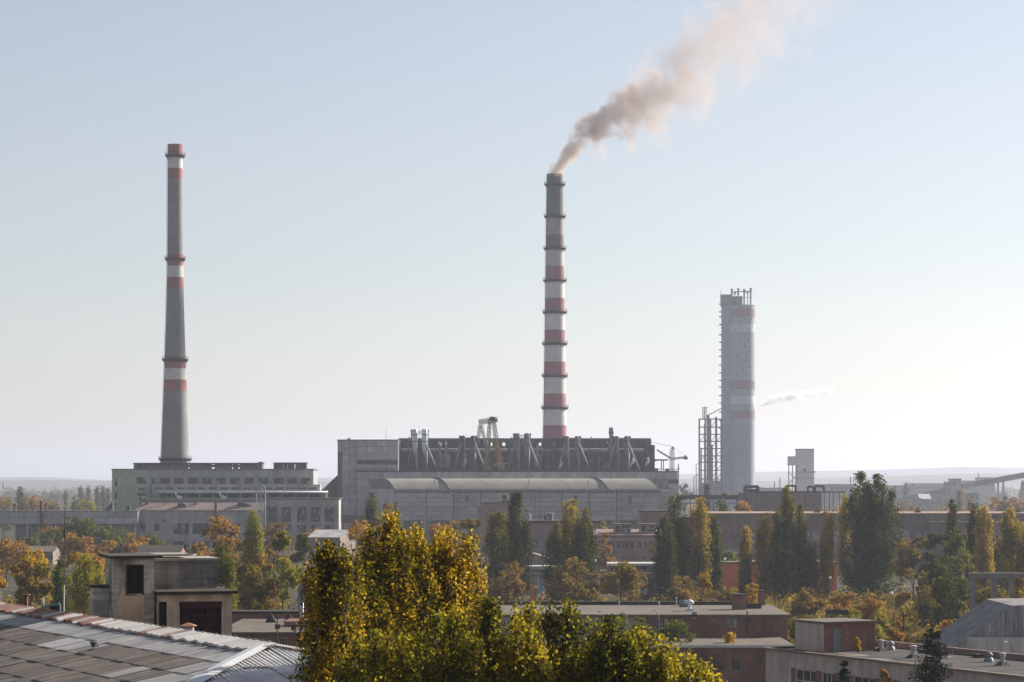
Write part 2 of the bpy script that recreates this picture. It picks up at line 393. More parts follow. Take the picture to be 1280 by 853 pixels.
st1 = stack('chimney', 'idle grey chimney with three red and white bands behind the left boiler house', 219, 1040,
      [(181, 9.2), (330, 9.8), (395, 11.3), (455, 13.3), (578, 17.8), (700, 22.5)],
      [(181, 196, red_paint, w), (196, 211, white_paint, w), (211, 224, red_paint, w), (224, 318, stack_grey, g), (318, 333, red_paint, w), (333, 347, white_paint, w),
       (347, 361, red_paint, w), (361, 447, stack_grey, g), (447, 461, red_paint, w), (461, 475, white_paint, w), (475, 489, red_paint, w), (489, 688, stack_grey, g)],
      [195, 324, 450, 574], 200, 'tall power station chimneys')
st2 = stack('chimney', 'smoking chimney with many white and crimson bands and a sooty top', 693.5, 1190,
      [(218, 10.2), (351, 12.0), (470, 13.6), (550, 15.0), (700, 18)],
      [(218, 270, stack_soot, g), (270, 294, stack_mid, w), (294, 311, M('sooty crimson', (.2, .12, .125), var=.15, streak=.2), w), (311, 333.5, M('sooty white', (.46, .43, .41), var=.15, streak=.2), w)] +
      [z for i in range(6) for z in ((333.5+i*39.7, 351+i*39.7, mauve_paint, w), (351+i*39.7, 373.2+i*39.7, white_paint, w))][:-1] + [(549.5, 674, stack_grey, g)],
      [231, 271, 311, 351, 390.5, 430, 470, 510], 180, 'tall power station chimneys')

# ================================================================== old boiler house, left
bh = Fr('boiler_house', 'old grey and pale green boiler house at the foot of the idle chimney', 'building', 140, 1000)
V1 = 26
xs11 = [(189.5, 193.5)]+[(200+17.6*i, 211.6+17.6*i) for i in range(8)]+[(342, 354), (359.5, 371), (376, 388)]
bh.wall('green_wall', green_panel, 140, 187.5, 587, None, V1, 22, [(171, 183, 597, 605, 3, 2), (173, 181, 610, 613, 2, 1), (171.5, 183, 616.5, 620, 3, 1), (143.5, 146.5, 598, 608, 1, 2), (143.5, 146.5, 616, 624, 1, 2)], frame=dark_steel)
bh.wall('upper_wall', conc_panel, 187.5, 391.7, 587, None, V1+.5, 22, [(a, b, 597.5, 605, 3, 2) for a, b in xs11], frame=dark_steel)
u0, u1, z0, z1 = bh.ext(187.5, 391.7, 587.4, 596.5, V1+.5)
panels(bh.o, 'wall_panel', conc_panel, u0, u1, z0, z1, V1+.5, 12, 1)
u0, u1, z0, z1 = bh.ext(140, 187.5, 587.4, 596.5, V1); panels(bh.o, 'wall_panel', green_panel, u0, u1, z0, z1, V1, 3, 1)
bh.slab('roof_edge', conc_dark, 140, 391.7, 586.2, V1, V1+22, .5, .3)
for k, (a, b) in enumerate(((167, 235.2), (237, 264.5), (268, 289.8), (291.4, 297.6), (299.4, 322))):
    bh.box('roof_screen', conc_dark, a, b, 579.5, 586.6, V1+4, V1+5.5)
bh.box('roof_screen', M('soot brick', (.14, .11, .1), var=.3), 180, 322, 581, 584.2, V1+6, V1+6.6)
bh.slab('screen_roof', dark_steel, 167, 328, 578.7, V1+3, V1+10, .5, .2)
bh.box('screen_post', grey_steel, 167, 171, 578.9, 586.3, V1+2.5, V1+10); bh.box('screen_post', conc_dark, 322.5, 328, 577.5, 586.3, V1+2.5, V1+10)
for a, b in ((342, 352.5), (354, 358), (359.5, 367), (369, 383)): bh.box('roof_screen', M('soot brick', (.14, .11, .1)), a, b, 579.3, 586.3, V1+4, V1+9)
bh.slab('screen_roof', dark_steel, 342, 383, 578.3, V1+3.5, V1+9.5, .5, .1)
bh.wall('terrace_wall', conc, 190, 400, 605.9, None, V1-8, 8, [(192+13.8*i, 203+13.8*i, 609, 612.4, 4, 1) for i in range(15)], frame=conc)
bh.wall('gallery_wall', conc_dark, 197, 408, 613.8, None, V1-12, 4, [(200+17*i, 214+17*i, 617.3, 622.2, 0, 0) for i in range(12)], rec=2.2)
bh.slab('gallery_roof', M('pale coping', (.5, .48, .46)), 197, 408, 613.6, V1-12, V1-8, .35, .3)
pz = bh.uz(200, 615.6, V1-13)
MB().cyl((pz[0], V1-13.2, pz[1]), (bh.uz(410, 615.6, V1-13)[0], V1-13.2, pz[1]), .42, None, 10).build('steam_pipe', silver, bh.o, True)
bh.wall('turbine_wall', conc, 329, 423.5, 623.5, None, 0, 13, [(329+5.6+17.3*i+(2 if i > 1 else 0), 329+17.4+17.3*i+(2 if i > 1 else 0), 634, 653, 4, 6) for i in range(5)]+[(329+5.6+17.3*i+(2 if i > 1 else 0), 329+17.4+17.3*i+(2 if i > 1 else 0), 656, 666, 4, 2) for i in range(5)], rec=.7, frame=dark_steel)
for i in range(6):
    x = 329+1.0+17.3*i+(1.5 if i > 1 else 0); bh.box('pilaster', conc, x, x+2.6, 630, None, -.55, -.02)
bh.slab('turbine_roof', felt_pale, 329, 423.5, 622.8, 0, 13, .6, .4)
# left low hall with a shallow faded roof and wide openings
bh.wall('low_hall_wall', conc, 170, 331, 638, None, -9, 8, [(175, 181, 654.5, 664, 2, 2), (193, 199, 654.5, 664, 2, 2), (216.5, 236, 654.5, 668, 4, 2), (240.5, 262, 654.5, 668, 4, 2), (266, 286, 654.5, 668, 4, 2), (290, 300, 654.5, 668, 2, 2),
         (216.5, 236, 677, 685, 4, 2), (240.5, 262, 677, 685, 4, 2), (266, 286, 677, 685, 4, 2), (203, 206, 649, 653.5, 1, 1)], rec=1.0, frame=dark_steel)
a = bh.ext(170, 331, 638, None, -9); zt = bh.uz(175, 626.5, -1)[1]
mb = MB(); mb.quad((a[0]-.3, -9.4, a[3]+.02), (a[1], -9.4, a[3]+.02), (a[1], -1, zt), (a[0]+1.5, -1, zt)); mb.quad((a[0]-.3, -9.4, a[3]-.4), (a[1], -9.4, a[3]-.4), (a[1], -9.4, a[3]+.02), (a[0]-.3, -9.4, a[3]+.02))
mb.build('low_hall_roof', pink_roof, bh.o)
bh.wall('clerestory', conc_dark, 176, 331, 624, None, -1, 8, [(180+11*i, 188+11*i, 626, 627, 0, 0) for i in range(13)], rec=.2)
for x0, x1, y0 in ((174, 178.5, 621.5), (205, 208.3, 620.5), (181.5, 186, 627), (243, 246, 628.5)):      # roof vents
    u0, u1, z0, z1 = bh.ext(x0, x1, y0, 637, -4); c = (u0+u1)/2; q = (u1-u0)/2
    MB().cyl((c, -4, z1-9), (c, -4, z1-.9), q*.55, None, 10).lathe([(q*.6, z1-1), (q*1.15, z1-.6), (q*1.15, z1), (0, z1+.1)], 10, c, -4).build('roof_vent', dark_steel, bh.o)
for x0, x1, y0, y1, mt in ((158, 162.3, 633, 662, dark_steel), (134.3, 138.4, 637, 662, dark_steel), (268, 271.3, 628, 655, rust)):   # ducts up the front
    bh.box('duct', mt, x0, x1, y0, y1, -11.2, -9.4)
mb = MB(); p = [Vector((bh.uz(x, y, -6)[0], -6, bh.uz(x, y, -6)[1])) for x, y in ((222, 631.5), (229, 631), (233, 634), (235, 637))]
mb.tube(p, .8); p = [Vector((bh.uz(x, y, -5)[0], -5, bh.uz(x, y, -5)[1])) for x, y in ((297, 630), (306, 631), (315, 635))]; mb.tube(p, 1.1)
mb.build('roof_duct', dark_steel, bh.o)
for x in (222, 277):                                                                                  # small sunlit steam cowls
    p = [Vector((bh.uz(x+dx, y, V1-14)[0], V1-14, bh.uz(x+dx, y, V1-14)[1])) for dx, y in ((-3, 616), (-1, 620), (2, 622), (4, 624))]
    MB().cyl(p[0], p[1], .3, .5).cyl(p[1], p[2], .5, .9).cyl(p[2], p[3], .9, 1.3).build('cowl', white_paint, bh.o, True)
# long conveyor gallery running out of the frame on the left
lg = Fr('conveyor_gallery', 'long raised concrete gallery on posts at the left edge', 'gallery', -60, 985)
lg.wall('wall', conc_dark, -60, 172, 639, 655.5, 0, 7, [(43+11*i, 51+11*i, 655, 655.5, 0, 0) for i in range(0)])
a = lg.ext(-60, 172, 639.4, 655.3, 0); panels(lg.o, 'wall_panel', conc_panel, a[0], a[1], a[2], a[3], 0, 13, 2)
lg.slab('coping', conc_dark, -60, 172, 638.6, 0, 7, .35, .25)
lg.wall('lower_wall', brick_dull, 18, 172, 655.6, None, 1.5, 5, [(20+12.2*i, 29.5+12.2*i, 656.6, 662, 3, 2) for i in range(12)]+[(17.5+17*i, 27+17*i, 668, 677, 2, 2) for i in range(1, 7)], rec=.8)
for i in range(16): lg.box('post', conc, -57+15*i, -55+15*i, 655.6, None, .2, 1.2)
for x, y0, w_ in ((18.5, 629.5, 4.5), (51.5, 626.5, 2.8), (57.7, 628.8, 3.2), (144.5, 628.5, 3.5)):
    u0, u1, z0, z1 = lg.ext(x-w_/2, x+w_/2, y0, 640, 3); c = (u0+u1)/2; q = (u1-u0)/2
    MB().cyl((c, 3, z0), (c, 3, z1-.9), q*.7, None, 10).lathe([(q*.7, z1-1.1), (q*1.25, z1-.9), (q*1.25, z1), (0, z1)], 10, c, 3).build('roof_vent', rust if x < 60 else dark_steel, lg.o)
lg.box('duct', rust, 49.5, 53.2, 628, 661, -1.2, -.1)
mb = MB(); a = [lg.uz(x, y, 8) for x, y in ((129, 639), (141, 627), (141, 639))]; mb.prism([(q[0], q[1]) for q in a], 7.3, 12); mb.build('sloping_roof', dark_steel, lg.o)
# pipe mast in front of the boiler house
k = P(326, 607, 975); t_ = thing('pipe_mast', 'lattice mast carrying pipes in front of the old boiler house', 'mast', (k.x, 975, 0))
MB().lattice((0, 0, 0), (0, 0, k.z), 2.1, 14, .16).build('lattice_tower', grey_steel, t_)
for dx, h in ((-1.7, 0), (1.8, .6)):
    MB().tube([(dx, -.8, 0), (dx, -.8, k.z-2+h), (dx*.6, -.8, k.z-.8+h), (0, -.8, k.z-.2+h)], .24).build('pipe', grey_steel, t_, True)

# ================================================================== main power station building
pb = Fr('power_station', 'large grey panelled power station block in front of the smoking chimney', 'building', 422, 1100)
Vm = 34
pb.wall('tower_block', conc_dark, 422, 497.5, 550, None, 22, 40, [(422.6, 427, 565, 645, 0, 0), (446, 497, 575.3, 580.6, 0, 0), (443, 448, 601, 618, 0, 0)], rec=2.2)
for (x0, x1, y0, y1, nu, nz) in ((428, 445.8, 550.3, 645, 2, 10), (422.1, 427.8, 550.3, 564.6, 1, 2), (446, 497.3, 550.3, 575, 4, 3), (446, 497.3, 581, 589.5, 4, 1)):
    a = pb.ext(x0, x1, y0, y1, 22); panels(pb.o, 'wall_panel', conc_panel, a[0], a[1], a[2], a[3], 22, nu, nz, .2)
a = pb.ext(422.6, 427, 565, 645, 22); MB().box(a[0], a[1], 24.25, 24.4, a[2], a[3]).build('stair_glazing', glass, pb.o)
a = pb.ext(446, 497, 575.3, 580.6, 22); MB().box(a[0], a[1], 24.25, 24.4, a[2], a[3]).build('strip_glazing', glass, pb.o)
pb.slab('tower_roof', conc_dark, 422, 497.5, 549.6, 22, 62, .5, .3)
mb = MB(); a = [pb.uz(x, y, 40) for x, y in ((402, 614), (422.4, 594.5), (422.4, 614.5), (422.4, 640), (402, 640))]
mb.prism([(a[0][0], a[0][1]), (a[3][0]-.1, 0), (a[1][0]-.1, a[1][1])][:0] or [(a[0][0], a[0][1]), (a[0][0], 0), (a[1][0]-.1, 0), (a[1][0]-.1, a[1][1])], 36, 46); mb.build('coal_gallery', dark_steel, pb.o)
# boiler bay: clerestory with holes, light beam, dark recess
a = pb.ext(497.5, 813.5, 549.3, 561, Vm+18)
holes = [(548.5, 551.5), (557, 558.4), (613.5, 615.5), (628, 631.5), (673, 676.5), (692, 694)]
zb, zt2 = a[2], a[3]; us = [a[0]]
for h0, h1 in holes: us += [pb.uz(h0, 555, Vm+18)[0], pb.uz(h1, 555, Vm+18)[0]]
us.append(a[1])
clad = M('dark slate cladding', (.05, .055, .06), var=.3, scale=.15, rnd=.15, stain=(.1, .12, .12))
for i in range(0, len(us), 2):
    n = max(1, int((us[i+1]-us[i])/6)); panels(pb.o, 'cladding_panel', clad, us[i], us[i+1], zb, zt2, Vm+18.4, n, 1, .03, .4)
for i in range(1, len(us)-1, 2):
    z_a = pb.uz(500, 557.5, Vm+18)[1]; z_b = pb.uz(500, 553.5, Vm+18)[1]
    MB().box(us[i]+.02, us[i+1]-.02, Vm+18, Vm+18.4, zb, z_a).box(us[i]+.02, us[i+1]-.02, Vm+18, Vm+18.4, z_b, zt2).build('cladding_panel', clad, pb.o)
MB().box(a[0]+.2, a[1], Vm+18, Vm+19.5, zt2+.02, zt2+.5).build('clerestory_roof', dark_steel, pb.o)
for i in range(19):
    q = a[0]+(a[1]-a[0])*i/18; MB().box(q-.25, q+.25, Vm+18.45, Vm+19.2, zb, zt2).build('column', dark_steel, pb.o)
pb.box('crane_beam', conc, 497.6, 812, 561.2, 564.3, Vm+17, Vm+19.2)
pb.wall('boiler_wall', M('brown boiler wall', (.12, .09, .085), var=.3, scale=.15, streak=.25), 497.6, 818, 564.4, None, Vm+18.5, 25, [])
for i in range(20):
    x = 500+16.3*i; pb.box('column', dark_steel, x, x+1.3, 564.5, 588, Vm+17.6, Vm+18.3)
pb.wall('end_stair', clad, 806, 818.5, 556.4, 588, Vm+14, 5, [(812.3, 815.8, 559.5, 564, 0, 0)], rec=6)
MB().box(*[pb.ext(818, 835, 574.3, 576, Vm+8)[i] for i in (0, 1)], Vm+8, Vm+12, *[pb.ext(818, 835, 574.3, 576, Vm+8)[i] for i in (2, 3)]).build('loading_platform', dark_steel, pb.o)
for x in (826.2, 828.8): pb.box('platform_post', dark_steel, x, x+1, 576, 588, Vm+9, Vm+10)
# deaerator deck in front
pb.wall('deck_wall', conc_dark, 446, 847, 589.5, None, Vm-14, 14, [])
pb.slab('deck_roof', felt, 446, 847, 588.9, Vm-14, Vm+18, .5, .3)
for y0, y1, x0, x1, nu in ((589.8, 599.2, 446.1, 846.9, 24),):
    a = pb.ext(x0, x1, y0, y1, Vm-14); panels(pb.o, 'wall_panel', conc_panel, a[0], a[1], a[2], a[3], Vm-14, nu, 1, .24)
    a = pb.ext(446.1, 462, 599.4, 645, Vm-14); panels(pb.o, 'wall_panel', conc_panel, a[0], a[1], a[2], a[3], Vm-14, 1, 5, .16)
a = pb.ext(836, 847, 600.5, 604.5, Vm-14); MB().box(a[0], a[1]+.1, Vm-14.3, Vm-14.02, a[2], a[3]).build('dark_strip', dark_steel, pb.o)
a = pb.ext(836, 846.8, 605, 640, Vm-14); panels(pb.o, 'wall_panel', conc_panel, a[0], a[1], a[2], a[3], Vm-14, 2, 6, .14)
mb = MB(); a = pb.ext(446, 847, 586.3, 588.7, Vm-14)
for zz in ((a[2]+a[3])/2, a[3]): mb.bar((a[0], Vm-13.6, zz), (a[1], Vm-13.6, zz), .14)
n = 130
for i in range(n+1):
    q = a[0]+(a[1]-a[0])*i/n; mb.bar((q, Vm-13.6, a[2]), (q, Vm-13.6, a[3]), .12)
mb.build('parapet_railing', dark_steel, pb.o)
for x0, x1, y0 in ((818, 823, 585.5), (832, 836.5, 586)): pb.box('roof_box', dark_steel, x0, x1, y0, 588.8, Vm-8, Vm-5)
p = pb.uz(482.5, 533, 30); MB().cyl((p[0], 30, 45), (p[0], 30, p[1]), .12, .05, 6).build('lightning_rod', dark_steel, pb.o)
p = pb.uz(436, 549, 30); MB().box(p[0]-.6, p[0]+.6, 30, 31, p[1]-.5, p[1]+.4).build('roof_box', dark_steel, pb.o)
# ---- pairs of dust cyclones in front of the boilers
def unit(label, x, top, body, kind, elbow):
    D = 1100+Vm+6; k = D/FPX; zb_ = pb.uz(500, 588.7, Vm)[1]; zt_ = HC-(top-HY)*k
    root = thing('cyclone_pair', label, 'industrial plant', ((x-640)*k, D, zb_), 0, 'cyclone pairs on the power station deck')
    h = zt_-zb_
    hop = MB().box(-4.6, 4.6, .8, 6, 0, h*.5).box(-3.9, 3.9, 1.2, 5.6, h*.5, h*.62)
    hop.build('filter_housing', dark_steel, root)
    for s_, dz in ((-1, 0), (1, 0)):
        c = s_*2.35; r = 1.4 if kind != 'slim' else 1.05
        cy = MB().lathe([(0.35, h*.36), (r*.95, h*.52), (r, h*.56), (r, h-.35), (r*.9, h), (0, h+.1)], 20, c, 0).build('cyclone', body, root, True)
        for hh_ in (.7, .86): MB().lathe([(r+.02, h*hh_), (r+.09, h*hh_), (r+.09, h*(hh_+.02)), (r+.02, h*(hh_+.02))], 20, c, 0).build('hoop', dark_steel, cy)
        MB().cyl((c+.9, -.6, 0), (c+.9, -.6, h*.52), .5, None, 10).build('down_pipe', M('dusty pale pipe', (.36, .35, .34)) if kind == 'big' else grey_steel, root, True)
        MB().cyl((c-1.5*(s_ < 0)+1.5*(s_ > 0), 1.3, h*.5), (c-1.5*(s_ < 0)+1.5*(s_ > 0), 1.3, h*.95), .32, None, 8).box(c+s_*1.5-.5, c+s_*1.5+.5, .9, 1.7, h*.95, h*.95+.9).build('vent_pipe', dark_steel, root)
    for s_ in (-1, 1):
        MB().cyl((s_*3.3, -.9, h*.62 if kind == 'big' else h*.78), (s_*(6.6 if s_ < 0 else 8.4), -1.2, .2), .42, None, 10).build('sloping_duct', M('dusty pale pipe', (.36, .35, .34)) if s_ > 0 else grey_steel, root, True)
    cr = MB()
    for zz in (h*.94,): cr.bar((-3.6, 1, zz), (3.6, 1, zz), .3).bar((-3.2, .2, zz-.8), (3.2, .2, zz-.8), .22)
    for q in (-3.6, -1.2, 0, 1.2, 3.6): cr.bar((q, .6, h*.5), (q, .6, h*.98), .2)
    for q in range(5): cr.bar((-4.4, .5, h*(.06+.11*q)), (4.4, .5, h*(.06+.11*q)), .18)
    cr.build('platform', dark_steel, root)
    for ex, ey in elbow:
        pts = [Vector((ex+dx, -2.2+.2*dx, ey+dz)) for dx, dz in ((-.9, -1.5), (-.6, -.3), (.1, .4), (.3, 1.3), (.1, 2.0), (-.3, 2.3))]
        MB().cyl(pts[0], pts[1], .25, .5).cyl(pts[1], pts[2], .5, .62).cyl(pts[2], pts[3], .62, .5).cyl(pts[3], pts[4], .5, .45).cyl(pts[4], pts[5], .45, .4).build('elbow_duct', white_paint, root, True)
unit('pair of tall blue-silver cyclones, leftmost on the power station deck', 524.5, 537, silver, 'big', [])
unit('dark cyclone pair with a bright curled duct, left of the gantry crane', 585, 545, dark_steel, 'slim', [(-1.2, 3.4)])
unit('rusty grey cyclone pair with capped vents, right of the gantry crane', 652.5, 542, M('rusty grey shell', (.2, .18, .17), var=.4, scale=.3, stain=(.2, .09, .05)), 'mid', [])
unit('greenish cyclone pair with sloping ducts beneath the smoking chimney', 715, 545.5, M('green grey shell', (.16, .19, .18), var=.3, scale=.3), 'slim', [(-5.2, 2.4)])
unit('dark cyclone pair beside a thin flue near the right end of the deck', 777, 545.5, M('slate shell', (.13, .155, .165), var=.3, scale=.3), 'slim', [(5.1, 3.6), (12.2, 3.8)])
k = P(764, 534.5, 1150); t_ = thing('flue', 'thin pale flue rising behind the rightmost cyclone pair', 'flue', (k.x, 1150, pb.uz(500, 588.7, Vm)[1]))
MB().lathe([(.95, 0), (.95, k.z-t_.location.z-4), (1.15, k.z-t_.location.z-3.4), (1.15, k.z-t_.location.z-1), (.95, k.z-t_.location.z)], 16).build('pipe', grey_steel, t_, True)
MB().lathe([(1.2, k.z-t_.location.z-2.6), (1.32, k.z-t_.location.z-2.6), (1.32, k.z-t_.location.z-2.2), (1.2, k.z-t_.location.z-2.2)], 16).build('hoop', dark_steel, t_)
# ---- irregular pipework, ducts and landings on the boiler fronts
rp = random.Random(21); zd = pb.uz(500, 588.7, Vm)[1]; zc_ = pb.uz(500, 549.5, Vm+18)[1]-zd
pmats = [dark_steel, dark_steel, grey_steel, M('dusty pale pipe', (.36, .35, .34)), M('green grey shell', (.16, .19, .18)), rust]
for i in range(70):
    x = rp.uniform(503, 812); u = pb.uz(x, 560, Vm+15)[0]; v = Vm+rp.uniform(12, 17); h = zc_*rp.choice((.3, .45, .6, .75, .95, 1.08)); r = rp.choice((.22, .3, .45, .7)); mt = rp.choice(pmats); kd = rp.random()
    if kd < .45: MB().tube([(u, v, zd), (u, v, zd+h*.8), (u+rp.uniform(-1.5, 1.5), v, zd+h)], r).build('pipe', mt, pb.o, True)
    elif kd < .65: MB().tube([(u, v, zd+h*.3), (u+rp.uniform(4, 11), v, zd+h*rp.uniform(.2, .8))], r).build('pipe', mt, pb.o, True)
    elif kd < .85:
        w_ = rp.uniform(1.2, 3.2); MB().box(u, u+w_, v, v+1.5, zd+h*.1, zd+h*.5).box(u+w_*.3, u+w_*.6, v+.2, v+1.2, zd+h*.5, zd+h*.8).build('duct', mt, pb.o)
    else:
        w_ = rp.uniform(4, 9); q = MB().box(u, u+w_, v-1, v, zd+h*.6, zd+h*.6+.2)
        for j in range(5): q.bar((u+w_*j/4, v-1, zd+h*.6), (u+w_*j/4, v-1, zd+h*.6+1.1), .1)
        q.bar((u, v-1, zd+h*.6+1.1), (u+w_, v-1, zd+h*.6+1.1), .1); q.build('landing', dark_steel, pb.o)
# ---- gantry crane on the deck
D = 1100+Vm-6; kk = D/FPX; zb_ = pb.uz(500, 588.7, Vm)[1]; X = lambda x: (x-615)*kk; Z = lambda y: HC-(y-HY)*kk-zb_
gc = thing('gantry_crane', 'ochre lattice gantry crane standing on the power station roof', 'crane', ((615-640)*kk, D, zb_))
MB().lattice((X(625), 0, Z(583)), (X(616.5), 0, Z(523)), 2.0, 12, .28, 1.0).build('leg', yellow_steel, gc)
MB().lattice((X(608.5), -1, Z(583)), (X(612.5), 0, Z(523)), 1.8, 12, .28, .9).build('leg', yellow_steel, gc)
MB().lattice((X(597), 5, Z(556)), (X(599.5), 4, Z(531)), 1.0, 6, .2).lattice((X(606.5), 5, Z(556)), (X(601.5), 4, Z(531)), 1.0, 6, .2).build('rear_leg', grey_steel, gc)
MB().lattice((X(598.5), 1, Z(528)), (X(622), 1, Z(524.5)), 1.6, 9, .25).build('girder', yellow_steel, gc)
MB().box(X(612), X(618.5), -1, 1.5, Z(526), Z(521.2)).box(X(617), X(622), -.6, .8, Z(527), Z(524)).build('trolley', dark_steel, gc)
for x in (609.5, 626.5): MB().box(X(x)-1.7, X(x)+1.7, -2.2, .8, 0, 2.3).build('bogie', yellow_steel, gc)
MB().bar((X(611), -.5, Z(535)), (X(609), -.5, Z(535)), .3).bar((X(618), -.5, Z(533)), (X(621), -.5, Z(533)), .3).build('platform', dark_steel, gc)
# ---- slender tower crane to the right
D = 1135; kk = D/FPX; X = lambda x: (x-840)*kk; Z = lambda y: HC-(y-HY)*kk; c0 = ((840-640)*kk, D, 0)
tc_ = thing('tower_crane', 'slender grey tower crane with drooping jib right of the power station', 'crane', c0)
MB().lattice((0, 0, 0), (0, 0, Z(562)), 1.5, 26, .2).lattice((.2, 0, Z(562)), (.5, 0, Z(558.5)), 1.2, 2, .2, .4).build('mast', grey_steel, tc_)
MB().lattice((X(839), 0, Z(573.5)), (X(821), 0, Z(562.5)), .7, 12, .14, .4).build('jib', grey_steel, tc_)
MB().lattice((X(841), 0, Z(573.5)), (X(856), 0, Z(572)), .7, 8, .14).build('counter_jib', grey_steel, tc_)
MB().box(X(854.6), X(859.5), -.8, .8, Z(574.6), Z(571)).box(X(856), X(857.5), -.6, .6, Z(571), Z(569)).build('counterweight', grey_steel, tc_)
MB().bar((X(841), 0, Z(558.7)), (X(808), 0, Z(551.2)), .16).bar((X(841), 0, Z(558.7)), (X(856), 0, Z(570)), .09).build('stay_cable', grey_steel, tc_)
p = P(848, 580, 1150); t_ = thing('pole', 'thin pole at the right end of the power station', 'pole', (p.x, 1150, 0)); MB().cyl((0, 0, 0), (0, 0, p.z), .35, .25, 8).build('shaft', grey_steel, t_); MB().box(-.8, .8, -.2, .2, p.z-2.5, p.z-2.2).build('cross_arm', grey_steel, t_)
# ---- hall with the barrel roof in front
ah = Fr('barrel_roofed_hall', 'long grey hall with barrel roof in front of the power station', 'building', 462, 1075)
a = ah.ext(462, 826, 611.5, None, 0); zr = ah.uz(462, 598.3, 14)[1]; zs_ = a[3]; dep = 27.0
ah.wall('wall', conc_dark, 492, 826, 611.5, None, 0, dep, [(504+34*i, 526+34*i, 651, 661, 5, 2) for i in range(9)], rec=.5, frame=dark_steel)
us = [ah.uz(492.2, 620, 0)[0]]+[ah.uz(531+34*i, 620, 0)[0] for i in range(9)]+[ah.uz(825.8, 620, 0)[0]]
z0, z1 = ah.uz(500, 650.3, 0)[1], ah.uz(500, 616.5, 0)[1]
panels(ah.o, 'wall_panel', conc_panel, 0, 0, z0, z1, 0, 0, 6, .22, .14, us)
for u in us: MB().box(u-.3, u+.3, -.5, -.16, 0, z1+.5).build('pilaster', conc, ah.o)
MB().box(us[0], us[-1], -.45, -.02, z1+.55, z1+.9).build('ledge', dark_steel, ah.o); MB().box(us[0], us[-1], -.2, -.02, z1+.92, zs_-.05).build('eaves_band', conc_panel, ah.o)
ns = 14; arc = [(-.7+(dep+1.4)*i/ns, zs_+(zr-zs_)*(1-abs(2*i/ns-1)**2.2)) for i in range(ns+1)]
barrel_m = M('dusty barrel roof', (.25, .235, .20), var=.16, scale=.1, stain=(.25, .24, .22))
SK = .45                                            # the hall's ends stand oblique, so roof and joints run back to the left
segs = [493.5, 560, 612, 660, 712, 759, 822]
for i in range(len(segs)-1):                       # roof shells, split at the dark joint ribs
    uA, uB = ah.uz(segs[i], 611, 0)[0], ah.uz(segs[i+1], 611, 0)[0]; mb = MB(); vs = []
    for (v_, z_) in arc: vs += [(uA+.05-SK*v_, v_, z_), (uB-.05-SK*v_, v_, z_)]
    mb.add(vs, [(2*q, 2*q+1, 2*q+3, 2*q+2) for q in range(ns)]); mb.build('roof_shell', barrel_m, ah.o, True)
    if i in (1, 5):
        rb = MB(); rb.tube([(uA-SK*v_, v_, z_+.15) for v_, z_ in arc], .45, 6); rb.build('joint_rib', dark_steel, ah.o)
n = ns
for xg, dz in ((493.5, .3), (822, -.3)):
    uG = ah.uz(xg, 611, 0)[0]; gb = MB()
    gb.add([(uG+dz-SK*v_, v_, z_) for v_, z_ in arc]+[(uG+dz-SK*dep/2, dep/2, zs_)], [(i, i+1, n+1) for i in range(n)]); gb.build('gable', conc_dark, ah.o)
    if dz > 0:
        gm_ = MB()
        for i in range(1, n): gm_.bar((uG-.2-SK*arc[i][0], arc[i][0], zs_), (uG-.2-SK*arc[i][0], arc[i][0], arc[i][1]), .3)
        gm_.tube([(uG-.2-SK*v_, v_, z_) for v_, z_ in arc], .3, 6); gm_.tube([(uG-.2-SK*v_, v_, zs_+(z_-zs_)*.55) for v_, z_ in arc], .2, 4); gm_.build('gable_truss', grey_steel, ah.o)
uG = ah.uz(492, 611, 0)[0]
mb = MB(); q0 = (uG, .05); q1 = (uG-SK*dep, dep)
for z0_, z1_ in ((0, zs_),): mb.add([(q0[0], q0[1], z0_), (q1[0], q1[1], z0_), (q1[0]+.5, q1[1], z0_), (q0[0], q0[1]+.5, z0_), (q0[0], q0[1], z1_), (q1[0], q1[1], z1_), (q1[0]+.5, q1[1], z1_), (q0[0], q0[1]+.5, z1_)], [(3, 2, 1, 0), (4, 5, 6, 7), (0, 1, 5, 4), (1, 2, 6, 5), (2, 3, 7, 6), (3, 0, 4, 7)])
mb.build('end_wall', conc_panel, ah.o)
ah.box('end_block', conc, 826.3, 838, 613, None, 2, dep); ah.box('lean_to', conc_dark, 478, 491.6, 600, 612, dep-4, dep-1)
for x in (543, 661, 735): 
    p = ah.uz(x, 603.5, 2); MB().cyl((p[0], 1, zs_), (p[0], 1, p[1]+1.5), .15, .15, 6).box(p[0]-.5, p[0]+.5, .8, 1.2, p[1], p[1]+.3).build('roof_pipe', grey_steel, ah.o)
rh = random.Random(6)
for i, u in enumerate(us[1:-1]):                    # down pipes, ladders and small vents along the long wall
    MB().cyl((u+.7, -.5, 0), (u+.7, -.5, zs_-.3), .16, None, 8).build('down_pipe', rh.choice((rust, dark_steel, grey_steel)), ah.o)
    if i % 3 == 1:
        q = MB()
        for d_ in (-.3, .3): q.bar((u+3+d_, -.45, 0), (u+3+d_, -.45, zs_+1), .09)
        for j in range(24): q.bar((u+2.7, -.45, .6*j+2), (u+3.3, -.45, .6*j+2), .06)
        q.build('ladder', dark_steel, ah.o)
    if i % 2: MB().box(u+6, u+7.3, -.5, -.17, z1-rh.uniform(2, 6), z1-1).build('wall_vent', rh.choice((dark_steel, rust)), ah.o)
# low annex left of the hall
an = Fr('low_annex', 'low dark annex with a white windowed strip between the boiler house and the hall', 'building', 424, 1068)
an.wall('wall', conc, 424, 461.5, 645.5, None, 0, 20, [(428+7*i, 433.5+7*i, 656, 664, 2, 2) for i in range(5)], rec=.5)
an.slab('roof', felt, 424, 461.5, 645, 0, 20, .5, .3)
an.box('fascia', dark_steel, 424, 461.5, 646.6, 654.6, -.3, -.02)
